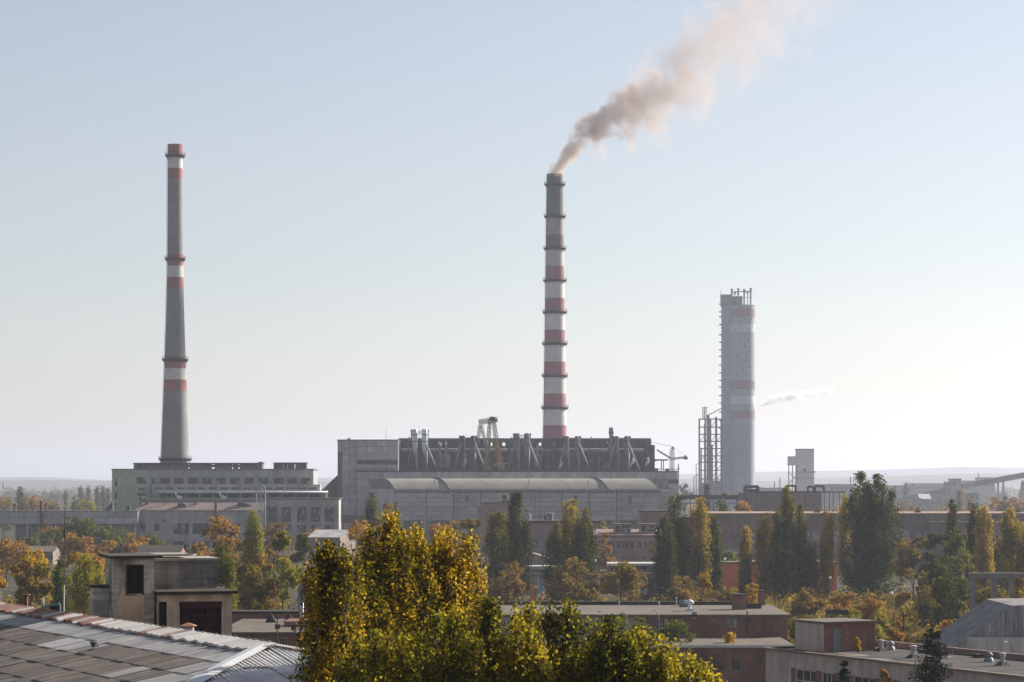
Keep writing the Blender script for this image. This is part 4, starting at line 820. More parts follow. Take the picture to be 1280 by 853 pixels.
p = bb.uz(857, 755, 20); MB().cyl((p[0]-.9, 20, zr_+.5), (p[0]+.7, 20, zr_+.5), .5, None, 12).build('tank', grey_steel, bb.o, True)
for x, y in ((774, 752.5), (845.5, 747.5), (824, 753)):
    p = bb.uz(x, y, 22); MB().cyl((p[0], 22, zr_), (p[0], 22, p[1]), .06, None, 6).box(p[0]-.18, p[0]+.18, 21.9, 22.1, p[1]-.12, p[1]+.08).build('vent_pipe', white_paint, bb.o)
p = bb.uz(934, 764, -.15); MB().cyl((p[0], -.2, 0), (p[0], -.2, p[1]), .09, None, 8).build('drain_pipe', dark_steel, bb.o)
p = bb.uz(868, 765, -.25); MB().box(p[0]-.3, p[0]+.3, -.35, -.02, p[1]-1, p[1]).build('junction_box', grey_steel, bb.o)
bb.wall('lower_wall', brick_red, 815, 992, 808.5, None, -16, 15.8, [(837, 848, 823, 837, 2, 2), (861, 873, 824, 836, 2, 2), (889, 897, 824, 834, 2, 2), (914, 926, 823.5, 837.5, 2, 2), (944, 953, 824, 836, 2, 2)], rec=.18, frame=grey_steel)
a2 = bb.ext(815, 992, 808.5, None, -16); MB().box(a2[0]-.2, a2[1], -16.3, -.05, a2[3], a2[3]+.25).build('lower_roof', felt_pale, bb.o); MB().box(a2[0]-.2, a2[1], -16.5, -16.32, a2[3]-.1, a2[3]+.22).build('coping', M('pale coping', (.5, .48, .46)), bb.o)
p = bb.uz(832, 803, -8); MB().box(p[0]-.7, p[0]+.6, -8, -6, a2[3]+.25, a2[3]+1.8).build('dark_hut', door_maroon, bb.o)
sl = thing('street_lamp', 'curved street lamp over the brick building roof edge', 'street lamp', (P(824, 0, 326).x, 326, 0)); zt_ = P(0, 763, 326).z
MB().tube([(0, 0, 0), (0, 0, zt_-1.2), (-.15, 0, zt_-.5), (-.5, 0, zt_)], .06).build('post', grey_steel, sl); MB().box(-.95, -.45, -.12, .12, zt_-.02, zt_+.14).build('lamp_head', white_paint, sl)
# ================================================================== school-like block at lower right
ang = math.degrees(math.atan2(-31, 15.9)); sb = Fr('panel_building', 'pale panelled building with flat felt roof in the lower right corner', 'building', 957, 210, ang)
def su(x, y, v=0): return sb.uz(x, y, v)
zr_ = HC-210*210/FPX; L = 42; Wd = 11.5
sop = []
for xa, xb in ((993.5, 1020), (1026.5, 1043), (1047, 1062), (1066, 1094), (1100, 1117), (1124, 1146), (1152, 1178), (1185, 1215), (1222, 1255)):
    sop.append((su(xa, 830)[0], su(xb, 830)[0]))
rects = [(a, b, zr_-3.3, zr_-1.35, 3, 1) for a, b in sop]+[(a, b, zr_-6.6, zr_-4.65, 3, 1) for a, b in sop]
facade(0, L, 0, zr_-.02, 0, Wd, rects, .2).build('wall', plaster_pale, sb.o)
for r in rects: window(sb.o, r[0], r[1], r[2], r[3], .16, 3, 2, frame_white, glass, .1)
for (a, b), (c, d) in zip(sop[:-1], sop[1:]): MB().box(b+.05, c-.05, -.06, -.002, zr_-3.5, zr_-1.3).build('brick_pier', brick_red, sb.o)
MB().box(sop[0][0]-.5, sop[0][0]-.05, -.06, -.002, zr_-3.5, zr_-1.3).build('brick_pier', brick_red, sb.o)
MB().box(0, L, 0, Wd, zr_-.015, zr_+.02).build('roof', felt, sb.o)
MB().box(-.15, L, -.25, .15, zr_+.025, zr_+.2).build('front_kerb', M('rusty coping', (.21, .15, .115), var=.3, scale=.8), sb.o)
MB().box(-.15, L, Wd-.2, Wd+.2, zr_+.025, zr_+.5).build('rear_parapet', M('rusty coping', (.34, .25, .19)), sb.o)
MB().box(-.15, .25, .2, Wd-.25, zr_+.025, zr_+.22).build('end_kerb', felt, sb.o)
for i in range(1, 12): MB().box(i*3.5-.02, i*3.5+.02, -.012, -.003, 0, zr_-1.25).build('panel_joint', conc_dark, sb.o)
# penthouse
h = 2.45; u_a, u_b, v_a, v_b = 1.0, 5.4, 2.4, 7.6
MB().box(u_a, u_b-.01, v_a, v_b, zr_, zr_+h).build('penthouse_wall', plaster_pale, sb.o)
MB().box(u_b, u_b+.18, v_a-.004, v_b, zr_, zr_+h).build('penthouse_wall', brick_red, sb.o)
MB().box(u_a-.15, u_b+.35, v_a-.15, v_b+.15, zr_+h, zr_+h+.16).build('penthouse_roof', felt_pale, sb.o)
MB().box(u_b+.19, u_b+.25, v_a+.75, v_a+1.6, zr_+.02, zr_+2.0).build('penthouse_door', M('faded green door', (.16, .19, .16), var=.2, scale=1), sb.o); MB().box(u_b+.25, u_b+.3, v_a+1.45, v_a+1.52, zr_+.95, zr_+1.1).build('handle', dark_steel, sb.o.children[-1])
def roof_vent(u, v, r, h, mt):
    q = MB(); q.add([(u-r*2.2, v-r*2.2, zr_+.02), (u+r*2.2, v-r*2.2, zr_+.02), (u+r*2.2, v+r*2.2, zr_+.02), (u-r*2.2, v+r*2.2, zr_+.02), (u-r, v-r, zr_+.3), (u+r, v-r, zr_+.3), (u+r, v+r, zr_+.3), (u-r, v+r, zr_+.3)], [(0, 1, 5, 4), (1, 2, 6, 5), (2, 3, 7, 6), (3, 0, 4, 7), (4, 5, 6, 7)])
    q.build('vent_base', felt, sb.o)
    return MB().lathe([(r, zr_+.25), (r, zr_+h*.72), (r*1.15, zr_+h*.74), (r*1.15, zr_+h*.8), (r*.8, zr_+h*.82), (r*.8, zr_+h*.88), (r*1.7, zr_+h*.9), (r*.9, zr_+h), (0, zr_+h*1.02)], 14, u, v).build('roof_vent', mt, sb.o, True)
for x, y, v, r, hh in ((1101, 812, 7.5, .2, 1.0), (1141.5, 822, 5.2, .22, 1.05), (1253, 832, 6.6, .2, 1.0)): roof_vent(su(x, y, v)[0], v, r, hh, M('white vent paint', (.42, .43, .44), var=.2, scale=2))
for x, y, v in ((1113, 810, 9), (1236, 829, 8)):
    u = su(x, y, v)[0]; MB().lathe([(.42, zr_+.02), (.36, zr_+.3), (.2, zr_+.4)], 12, u, v).lathe([(.2, zr_+.4), (.32, zr_+.5), (.3, zr_+.68), (.16, zr_+.8), (0, zr_+.83)], 12, u, v).build('turbine_vent', grey_steel, sb.o, True)
for u, v, w_ in ((9.5, 9.2, 1.5), (11.5, 9.6, .9), (16, 9.9, .8)): MB().box(u, u+w_, v, v+.5, zr_+.02, zr_+.32).build('roof_box', felt, sb.o)
rq = random.Random(4)
for i in range(9):
    u = rq.uniform(7, 38); v = rq.uniform(1, Wd-2); a_, b_ = rq.uniform(.8, 3.2), rq.uniform(.5, 1.2); n_ = 9
    MB().add([(u+a_*math.cos(6.283*j/n_)*rq.uniform(.7, 1.1), v+b_*math.sin(6.283*j/n_)*rq.uniform(.7, 1.1), zr_+.024+.0015*i) for j in range(n_)], [tuple(range(n_))]).build('tar_patch', M('fresh tar', (.035, .032, .03), var=.2) if i % 3 else M('faded patch', (.17, .15, .13), var=.2), sb.o)
for i in range(10): MB().box(i*4+.6, i*4+.66, .2, Wd-.25, zr_+.0215, zr_+.034).build('felt_seam', M('fresh tar', (.035, .032, .03)), sb.o)
for u, v, h_ in ((13.5, 9.8, 2.2), (23, 10.2, 1.6), (30, 9.0, 2.4)):
    q = MB().cyl((u, v, zr_), (u, v, zr_+h_), .025, .018, 6)
    for j in range(4): q.bar((u-.35+.05*j, v, zr_+h_-.12*j), (u+.35-.05*j, v, zr_+h_-.12*j), .018)
    q.build('aerial', grey_steel, sb.o)
sg = thing('sign_frame', 'dark empty board frame on two posts behind the rooftop penthouse', 'sign', (P(1046, 0, 262).x, 262, 0)); q = 262/FPX; Z = lambda y: HC-(y-HY)*262/FPX
MB().box(-13*q, 13.5*q, 0, .2, Z(768.2), Z(762.2)).build('board', dark_steel, sg)
for x in (-13, 14): MB().bar((x*q, .1, 0), (x*q, .1, Z(763)), .11).build('post', dark_steel, sg)
# grey gable and concrete frame, right edge
gs = Fr('corrugated_gable', 'grey ribbed arch shaped gable at the right edge', 'building', 1178, 236)
u0 = gs.uz(1172, 830)[0]; prof = [(1172, 822), (1190, 808), (1205, 800), (1222, 790), (1240, 777), (1258, 764), (1268, 757.5), (1280, 756.5), (1320, 756.5)]
pl = [gs.uz(x, y) for x, y in prof]; grey_rib = M('grey weathered sheeting', (.25, .245, .255), var=.3, scale=.4, streak=.5, rnd=.2, stain=(.12, .1, .09), stain_amt=.5)
n = 46
for i in range(n):                                   # vertical boards
    a = pl[0][0]+(pl[-1][0]-pl[0][0])*i/n; b = pl[0][0]+(pl[-1][0]-pl[0][0])*(i+1)/n
    f_ = lambda u: next(p[1]+(q[1]-p[1])*(u-p[0])/(q[0]-p[0]) for p, q in zip(pl[:-1], pl[1:]) if p[0]-1e-6 <= u <= q[0]+1e-6)
    MB().prism([(a+.01, 3), (b-.01, 3), (b-.01, f_(b-.01)), (a+.01, f_(a+.01))], 0, .06+.03*(i % 2)).build('board', grey_rib, gs.o)
MB().prism([(pl[0][0], 0)]+[(p[0], p[1]-.03) for p in pl]+[(pl[-1][0], 0)], .12, 14).build('hall_body', conc_dark, gs.o)
MB().box(gs.uz(1207, 790)[0], gs.uz(1320, 790)[0], -1.6, -.05, 0, gs.uz(1207, 797.5, -1.6)[1]).build('lean_to', M('pale lean-to sheeting', (.36, .35, .35), var=.2, scale=.5, streak=.3), gs.o)
sl = thing('street_lamp', 'small hooked lamp on the roof edge before the grey gable', 'street lamp', (P(1266, 0, 205).x, 205, 0)); zt_ = P(0, 803, 205).z
MB().tube([(0, 0, 10), (0, 0, zt_-.5), (-.12, 0, zt_-.15), (-.45, 0, zt_)], .035).build('post', dark_steel, sl); MB().box(-.68, -.4, -.08, .08, zt_-.02, zt_+.08).build('lamp_head', white_paint, sl)
cf = Fr('concrete_frame', 'bare concrete post and beam frame above the grey gable', 'frame', 1213, 300)
for x0, x1 in ((1213.5, 1219), (1240, 1246.5), (1262.5, 1267), (1300, 1306)): cf.box('post', M('grey frame concrete', (.23, .2, .195), var=.25, scale=.3), x0, x1, 723, None, 0, .6)
cf.box('beam', M('grey frame concrete', (.23, .2, .195)), 1212, 1310, 716.5, 722.8, -.1, .8); cf.box('lower_beam', M('grey frame concrete', (.23, .2, .195)), 1219.2, 1239.8, 757, 765, .1, .5)
# ================================================================== foreground: corrugated hip roof and stair tower
e1 = Vector((-.48, .8773, 0)).normalized(); e2 = Vector((-e1.y, e1.x, 0)); A = Vector((-9.15, 90.0, 21.87)); T = .195
rt = thing('sheet_roofed_warehouse', 'warehouse with patched corrugated hip roof in the lower left corner', 'building', (A.x, A.y, 0), math.atan2(e1.y, e1.x))
# local axes: x along the ridge (away), y = down the slope that faces the lower left
sheet_brown = M('old brown asbestos sheet', (.165, .14, .122), var=.14, grain=.75, scale=.6, rnd=.2, stain=(.085, .072, .062), stain_amt=.5, fine=.2)
sheet_grey = M('light grey sheet', (.33, .32, .318), var=.15, grain=.45, scale=.5, rnd=.12, stain=(.27, .26, .25))
sheet_white = M('white ribbed sheet', (.52, .495, .47), var=.15, grain=.1, scale=.8, rnd=.15, stain=(.36, .3, .26))
sheet_rust = M('rusted sheet', (.22, .10, .065), var=.35, scale=.9, rnd=.35, stain=(.4, .33, .29), stain_amt=.6)
sheet_hip = M('hip end sheet', (.66, .64, .62), var=.15, scale=.8, rnd=.08, stain=(.33, .31, .29))
zl = A.z; rs = random.Random(8)
def corr(p0, p1, q0, q1, lift, mat, hip=False, amp=.026, pitch=.15, jig=0):
    """one corrugated sheet covering p0..p1 along the ridge, q0..q1 down the slope; clipped at the hips"""
    n = max(4, int(round((p1-p0)/pitch*6))); vs = []; rows = (q0, q1)
    for q_ in rows:
        for i in range(n+1):
            p = p0+(p1-p0)*i/n; w_ = amp*math.cos(2*math.pi*p/pitch); pc = p
            q = min(max(q_, abs(p) if hip else -p), q1)
            if q == q1: pc = max(-q, min(q, p)) if hip else max(p, -q)
            z = zl-q*T+lift+(0.035 if q == q0 else .0)*0+w_+(0.03 if q == q1 else 0)+jig*(1 if q == q1 else .5)
            vs.append((-q, pc, z) if hip else (pc, q, z))
    fs = [(i, i+1, n+2+i, n+1+i) for i in range(n)]
    if hip: fs = [tuple(reversed(f)) for f in fs]
    MB().add(vs, fs).build('roof_sheet', mat, rt, True)
pw = 1.1
rows_ = [(.62, 2.3)]+[(2.2+1.6*j, 3.9+1.6*j) for j in range(5)]
light_ = {(1, 9), (1, 10), (1, 11), (1, 12), (1, 13), (3, 15), (3, 16), (3, 17), (3, 18), (4, 18), (4, 19), (1, -2), (1, -1), (2, -3), (2, -2), (3, -4), (3, -5), (4, -6), (4, -5), (2, 1)}
for i in range(-9, 34):
    p0 = i*pw
    for j, (q0, q1) in enumerate(rows_):
        if p0+pw < -q1: continue
        mt = (sheet_grey if rs.random() > .1 else sheet_white) if j == 0 else (sheet_grey if (j, i) in light_ or p0 < -q0+.9 else sheet_brown)
        corr(p0-.04, p0+pw+.04, q0, q1+.1, .012*((i+j) % 2), mt, jig=rs.uniform(-.008, .012))
for i in range(-1, 52):                              # ridge row: lapped ribbed sheets, white then rusty
    p0 = i*.66+rs.uniform(-.04, .04); mt = sheet_rust if (p0 > 16 and rs.random() > .3) or rs.random() < .1 else sheet_white
    w_ = .5 if p0 < 16 else rs.choice((.34, .42, .5)); t0 = rs.uniform(-.012, .015)
    mb = MB(); z = lambda q, d=0: zl-q*T+.11+d
    q0, q1 = -.12, .95+rs.uniform(-.1, .12)
    mb.add([(p0, q0, z(0)+t0), (p0+w_, q0, z(0, .05)+t0), (p0+w_, q1, z(q1, .05)+t0), (p0, q1, z(q1)+t0), (p0, q0, z(0)+t0-.07), (p0+w_, q0, z(0)+t0-.07), (p0+w_, q1, z(q1)+t0-.07), (p0, q1, z(q1)+t0-.07)], [(3, 2, 1, 0), (4, 5, 6, 7), (0, 1, 5, 4), (1, 2, 6, 5), (2, 3, 7, 6), (3, 0, 4, 7)])
    mb.add([(p0+w_, q0, z(0, .09)+t0), (p0+w_+.07, q0, z(0, .09)+t0), (p0+w_+.07, q1, z(q1, .09)+t0), (p0+w_, q1, z(q1, .09)+t0)], [(3, 2, 1, 0)])
    mb.build('ridge_sheet', mt, rt)
MB().quad((-.2, -.2, zl+.02), (36, -.2, zl+.02), (36, 1.0, zl-1.0*T+.05), (-.8, 1.0, zl-1.0*T+.05)).build('underlay', M('rusty underlay', (.12, .06, .045), var=.3), rt)
for i in range(-11, 11):
    for j, (q0, q1) in enumerate(((0.1, 2.9), (2.75, 5.6), (5.45, 8.3), (8.15, 11))):
        if abs(i*1.1+.55) > q1+.4: continue
        corr(i*1.1-.03, i*1.1+1.13, q0, q1+.1, .03*((i+j) % 2), sheet_hip, True, .024, .19, rs.uniform(0, .02))
def cap(sgn, q1, mt, w_):                               # flashing down a hip
    n = 6
    for k in range(n):
        qa, qb = .1+(q1-.1)*k/n, .1+(q1-.1)*(k+1)/n+.08
        d = .10+.012*(k % 2); c = lambda q: (-q, sgn*q, zl-q*T+d+.06)
        a_, b_ = Vector(c(qa)), Vector(c(qb)); s1, s2 = Vector((0, sgn*w_, -.03)), Vector((-w_, 0, -.03))
        s1 = Vector((w_*1.1, 0, -.02)) if sgn > 0 else Vector((w_, 0, -.03)); s2 = Vector((0, -sgn*w_*.9, -.02))
        MB().add([a_+s1, b_+s1, b_, a_, b_+s2, a_+s2], [(0, 1, 2, 3), (3, 2, 4, 5)]).build('hip_flashing', mt, rt)
cap(1, 11, M('bright galvanised flashing', (.62, .62, .63), var=.12, scale=.8, rough=.55, metal=.2), .5); cap(-1, 11, sheet_white, .3)
MB().add([(0, 0, zl-.08), (34, 0, zl-.08), (34, 11.3, zl-11.3*T-.1), (-11.3, 11.3, zl-11.3*T-.1), (-11.3, -11.3, zl-11.3*T-.1), (34, -11.3, zl-11.3*T-.1)], [(0, 3, 2, 1), (0, 4, 3), (0, 1, 5, 4)]).build('roof_deck', M('dark timber deck', (.05, .04, .035)), rt)
MB().box(-11, 34, -11, 11, 0, zl-11.3*T-.15).build('wall', brick_dull, rt)
MB().lathe([(.11, 0), (.11, .12), (.16, .14), (.16, .2), (0, .22)], 8).build('roof_cowl', dark_steel, rt, False, (10.5, 3.1, zl-3.1*T+.05)); MB().bar((10.3, 3.0, zl-3.0*T+.12), (9.6, 3.25, zl-3.2*T+.16), .06).build('roof_debris', dark_steel, rt)
# ---- concrete stair tower behind the ridge
tw = Fr('stair_tower', 'blocky weathered concrete stair tower with maroon doors behind the sheet roof', 'building', 145, 112, 17)
a = tw.ext(145, 193, 698.5, None, 0)
tower_w = a[1]; zt_ = a[3]
dr = tw.ext(159.5, 178, 708.3, 742.5, 0)
facade(0, tower_w, 0, zt_, 0, 3.7, [(dr[0], dr[1], dr[2], dr[3])], .25).build('tower_wall', conc_board, tw.o)
u1 = tw.uz(180, 745)[0]; zz = dr[2]-.1; za = tw.uz(152, 727)[1]
MB().prism([(.02, 14), (u1, 14), (u1, zz), (dr[0]-.1, zz), (dr[0]-.12, za-.5), (dr[0]*.62, za), (dr[0]*.3, za-.75), (.02, za-1.0)], -.03, -.003).build('render_patch', conc_plaster, tw.o)
for i in range(6): MB().box(dr[0]+(dr[1]-dr[0])*i/6+.01, dr[0]+(dr[1]-dr[0])*(i+1)/6-.01, .14+.015*(i % 2), .2, dr[2], dr[3]).build('hatch_board', door_maroon, tw.o)
MB().box(dr[0]-.06, dr[0]+.02, -.03, .12, dr[2]-.05, dr[3]+.05).box(dr[1]-.02, dr[1]+.06, -.03, .12, dr[2]-.05, dr[3]+.05).box(dr[0]-.06, dr[1]+.06, -.032, .12, dr[3], dr[3]+.08).build('hatch_frame', door_maroon, tw.o)
a = tw.ext(145, 240, 697.3, None, -.3); MB().box(-.3, tower_w+.35, -.25, 4.0, zt_+.01, zt_+.13).build('roof_slab', felt, tw.o)
MB().box(tower_w-.3, tower_w+2.0, 2.2, 4.6, zt_+.02, zt_+.12).build('roof_slab', M('pale slab edge', (.34, .3, .26)), tw.o)
b = tw.ext(193, 271, 701.5, None, 1.9); MB().box(tower_w+.002, b[1], 1.9, 5.2, 0, b[3]).build('rear_block', conc_black, tw.o); MB().box(tower_w+.01, b[1]+.12, 1.78, 5.3, b[3]+.005, b[3]+.12).build('rear_slab', M('pale slab edge', (.34, .3, .26)), tw.o)
c = tw.ext(195, 290, 743.5, None, -1.0); ub = tw.uz(290, 745, -1.0)[0]
d1 = tw.ext(198.5, 208.5, 752.5, 785, -1.0); d2 = tw.ext(224.5, 277, 752.5, 800, -1.0)
facade(tower_w+.1, ub, 0, c[3], -1.0, 5.5, [d1, d2], .3).build('front_block', M('sandy stained concrete', (.58, .44, .32), var=.3, scale=.7, streak=.3, boards=.1, stain=(.17, .14, .115), bump=.4), tw.o)
MB().box(tower_w-.05, ub+.2, -1.35, 4.6, c[3]+.005, c[3]+.14).build('front_slab', felt, tw.o)
MB().box(d1[0], d1[1], -.85, -.75, d1[2], d1[3]).build('narrow_door', door_maroon, tw.o)
for i in range(3):
    x0 = d2[0]+(d2[1]-d2[0])*i/3; x1 = d2[0]+(d2[1]-d2[0])*(i+1)/3
    for j in range(7): MB().box(x0+.05, x1-.05, -.86+.02*(j % 2), -.78, d2[2]+(d2[3]-d2[2])*j/7+.01, d2[2]+(d2[3]-d2[2])*(j+1)/7-.01).build('door_board', door_maroon, tw.o)
mb = MB()
for i in range(4):
    x0 = d2[0]+(d2[1]-d2[0])*i/3; mb.box(x0-.06, x0+.06, -.98, -.8, d2[2], d2[3])
mb.box(d2[0], d2[1], -1.06, -.87, d2[3]-.32, d2[3]); mb.build('door_frame', M('maroon frame', (.05, .018, .018), var=.3), tw.o)
MB().box(-.75, -.002, 2.4, 3.6, 0, tw.uz(120, 734.5, 2.6)[1]).build('side_block', conc_board, tw.o); MB().box(-.85, 0, 2.3, 3.7, tw.uz(120, 734.5, 2.6)[1], tw.uz(120, 734.5, 2.6)[1]+.1).build('side_slab', felt, tw.o)
# small cowl on the warehouse ridge in front of the door
p = P(235, 782, 103); ck = thing('chimney_cowl', 'small brick flue with rusty pyramid cowl before the maroon doors', 'flue', (p.x, p.y, 0))
MB().box(-.23, .23, -.2, .2, 18, p.z-.05).build('flue', M('cowl render', (.4, .38, .36)), ck); MB().add([(-.36, -.3, p.z-.02), (.36, -.3, p.z-.02), (.36, .3, p.z-.02), (-.36, .3, p.z-.02), (0, 0, p.z+.13)], [(0, 1, 4), (1, 2, 4), (2, 3, 4), (3, 0, 4), (3, 2, 1, 0)]).build('cowl', M('rust orange cowl', (.36, .17, .09), var=.3), ck)
p = P(79.5, 655, 118); ms = thing('radio_mast', 'thin white mast standing behind the rusty ridge', 'mast', (P(77, 0, 118).x, 118, 0))
MB().cyl((0, 0, 15), (p.x-ms.location.x+.02, 0, p.z-3), .055, .04, 8).build('pole', white_paint, ms); MB().cyl((p.x-ms.location.x+.02, 0, p.z-3), (p.x-ms.location.x+.06, 0, p.z+.7), .03, .02, 6).lathe([(.05, p.z-.6), (.07, p.z-.6), (.07, p.z-.35), (.05, p.z-.35)], 8, p.x-ms.location.x+.05, 0).build('antenna', dark_steel, ms)
p = P(64, 757, 116); hb = thing('roof_hatch', 'small green framed roof hatch by the mast', 'hatch', (p.x, 116, 0)); gp = M('green paint', (.1, .28, .22))
MB().bar((-.45, 0, 19), (-.45, 0, p.z-.1), .09).bar((.35, .3, 19), (.35, .3, p.z+.05), .09).bar((-.45, 0, p.z-.1), (.4, 0, p.z+.1), .09).build('frame', gp, hb); MB().box(-.1, .4, .05, .4, 19, p.z).build('box', dark_steel, hb)
p = P(32, 752, 122); t_ = thing('stub_post', 'short dark stub post behind the rusty ridge at far left', 'post', (p.x, 122, 0)); MB().cyl((0, 0, 18), (0, 0, p.z+.3), .13, None, 8).build('post', rust, t_); MB().box(-.2, .2, -.2, .2, p.z+.3, p.z+.36).build('cap', rust, t_)

# ================================================================== lamp posts and a service pole between the trees
for x, y, D, lb in ((1037.5, 722.5, 520, 'lamp post with a white globe in the gap left of the giant poplars'), (906, 699, 596, 'lamp post with a white globe above the orange shed'), (743.5, 701, 560, 'lamp post with a white globe beside the orange creeper tree'), (1114, 742, 430, 'lamp post with a white globe at the foot of the giant poplars')):
    p = P(x, y, D); t_ = thing('lamp_post', lb, 'lamp post', (p.x, D, 0), 0, 'yard lamp posts')
    MB().cyl((0, 0, 0), (0, 0, p.z-.3), .11, .07, 8).build('post', grey_steel, t_); MB().lathe([(0, p.z-.35), (.25, p.z-.25), (.34, p.z), (.25, p.z+.25), (0, p.z+.34)], 12).build('globe', M('lamp glass', (.8, .8, .78)), t_, True)
p = P(1129, 764, 330); t_ = thing('service_pole', 'plain dark pole standing among low trees behind the roof vents', 'pole', (p.x, 330, 0)); MB().cyl((0, 0, 0), (0, 0, p.z), .16, .12, 8).build('pole', dark_steel, t_); MB().box(-.5, .5, -.06, .06, p.z-.7, p.z-.55).build('cross_arm', dark_steel, t_)
# ================================================================== trees
def quads_mesh(name, V, mat):
    """V: (n,4,3) array of leaf quads"""
    n = len(V); me = bpy.data.meshes.new(name)
    me.vertices.add(4*n); me.vertices.foreach_set('co', V.astype(np.float32).ravel())
    me.loops.add(4*n); me.loops.foreach_set('vertex_index', np.arange(4*n, dtype=np.int32))
    me.polygons.add(n); me.polygons.foreach_set('loop_start', np.arange(0, 4*n, 4, dtype=np.int32))
    me.update(calc_edges=True); me.materials.append(mat); return me
def leaves(rg, C, size, flat=.5, asp=.62, out=None, bias=1.1):
    """leaf shaped quads at points C; out: outward directions the leaf faces lean to"""
    n = len(C); N = rg.normal(size=(n, 3))
    if out is not None: N = N*.75+out*bias
    N /= np.linalg.norm(N, axis=1)[:, None]+1e-9
    a = rg.normal(size=(n, 3)); a[:, 2] -= .4; a -= N*np.sum(a*N, 1)[:, None]; a /= np.linalg.norm(a, axis=1)[:, None]+1e-9
    b = np.cross(N, a)
    s = size*rg.uniform(.45, 1.45, (n, 1)); l = a*s*.5; w = b*s*.5*asp; k = a*s*rg.uniform(-.12, .12, (n, 1))
    return np.stack([C-l, C+w+k, C+l, C-w+k], 1)
def unit_rows(v): return v/(np.linalg.norm(v, axis=1)[:, None]+1e-9)
def crown_poplar(rg, H, Rr, n, size, base=.03, loose=1.0, bottom=None, spire=.30, near=False):
    """a poplar as a bundle of flame shaped leaders; each leader carries steep limbs with leaf tufts
    returns points, outward directions, limb segments"""
    zb = base*H if bottom is None else bottom
    ld = [(rg.normal()*.06*Rr, rg.normal()*.06*Rr, H, Rr*.66)]
    m_ = int(rg.integers(6, 10)); a0 = rg.uniform(0, 6.28)
    for i in range(m_):
        a = a0+6.283*i/m_+rg.uniform(-.4, .4); q = rg.uniform(.32, .62); ld.append((q*Rr*np.cos(a), q*Rr*np.sin(a), zb+(H-zb)*rg.uniform(.66, .97), Rr*rg.uniform(.36, .54)))
    if near:
        ld = [(rg.normal()*.08*Rr, rg.normal()*.08*Rr, H, Rr*.36)]
        for i in range(16):
            a = rg.uniform(0, 6.283); q = rg.random()**.6*.86; ld.append((q*Rr*np.cos(a), q*Rr*np.sin(a), H-(.2+rg.random()*1.25)*(.3+q)*Rr*1.2, Rr*rg.uniform(.26, .45)))
    CC, OO, lim = [], [], []
    vol = np.array([r*(t-zb) for _, _, t, r in ld]); nn_ = (n*vol/vol.sum()).astype(int)
    for (ox, oy, top, r), q in zip(ld, nn_):
        hh = top-zb; k = max(10, int(hh/r*9))
        hb = zb+hh*rg.random(k)**.85*.93; L = hh*rg.uniform(.05, .13, k)+r*.5; ht = np.minimum(hb+L, top); d = (top-ht)/hh
        rr = r*np.clip(d/spire, 0, 1)**(.5 if near else .7)*np.clip(.55+(ht-zb)/hh*2, 0, 1)*rg.uniform(.7, 1.12, k)+.04*r; an = rg.uniform(0, 6.283, k)
        B = np.stack([np.full(k, ox), np.full(k, oy), hb], 1); E = np.stack([ox+rr*np.cos(an), oy+rr*np.sin(an), ht], 1)
        E[0] = (ox, oy, top); B[0] = (ox, oy, top-.2*hh)
        nt = max(6, q//(9 if near else 20)); idx = rg.integers(0, k, nt); s_ = rg.random(nt)**.5; C = B[idx]+(E-B)[idx]*s_[:, None]; C[:, :2] = B[idx][:, :2]+(E-B)[idx][:, :2]*(s_**.6)[:, None]
        sg = r*(.15-.06*s_)*loose; C += rg.normal(size=(nt, 3))*sg[:, None]*np.array([1, 1, 1.5])      # tuft centres, then the leaves of each tuft
        C = np.repeat(C, q//nt+1, 0)[:q]; C = C+rg.normal(size=C.shape)*size*np.array([.8, .8, 1.5])*(1.0 if near else .9)
        o_ = C-np.array([ox*.5, oy*.5, 0]); o_[:, 2] = .35*np.linalg.norm(o_[:, :2], axis=1); CC.append(C); OO.append(unit_rows(o_))
        lim += [(B[i], E[i]) for i in range(0, k, max(1, k//9))]
    C = np.concatenate(CC); O = np.concatenate(OO); ok = (C[:, 2] > zb) & (C[:, 2] < H*1.004)
    return C[ok], O[ok], lim
def crown_round(rg, H, Rr, n, size, base=.22, loose=1.0):
    h0, h1 = H*base, H; c = (h0+h1)/2; hh = (h1-h0)/2; k = int(rg.integers(11, 18)); cen = []
    for i in range(k):
        d = rg.normal(size=3); d /= np.linalg.norm(d); q = rg.uniform(.3, .85); cen.append(np.array([d[0]*Rr*q, d[1]*Rr*q, c+d[2]*hh*q]))
    cl = []
    for cc in cen:
        lr_ = min(Rr, hh)*rg.uniform(.26, .5)
        for j in range(34):
            d = rg.normal(size=3); d /= np.linalg.norm(d); d[2] = d[2]*.8+.15; cl.append(np.append(cc+d*lr_*rg.uniform(.6, 1.0), lr_))
    cl = np.array(cl); idx = rg.integers(0, len(cl), n); C = cl[idx, :3]+rg.normal(size=(n, 3))*(cl[idx, 3]*.115*loose)[:, None]*np.array([1, 1, .75])
    O = unit_rows(C-np.array([0, 0, c-.25*hh])); O = unit_rows(O+.8*unit_rows(C-np.repeat(np.array(cen), 34, 0)[idx])); ok = C[:, 2] > H*base*.4; C = C[ok]; O = O[ok]
    return C, O, [(np.array([0, 0, H*rg.uniform(base*.8, .5)]), cc) for cc in cen]
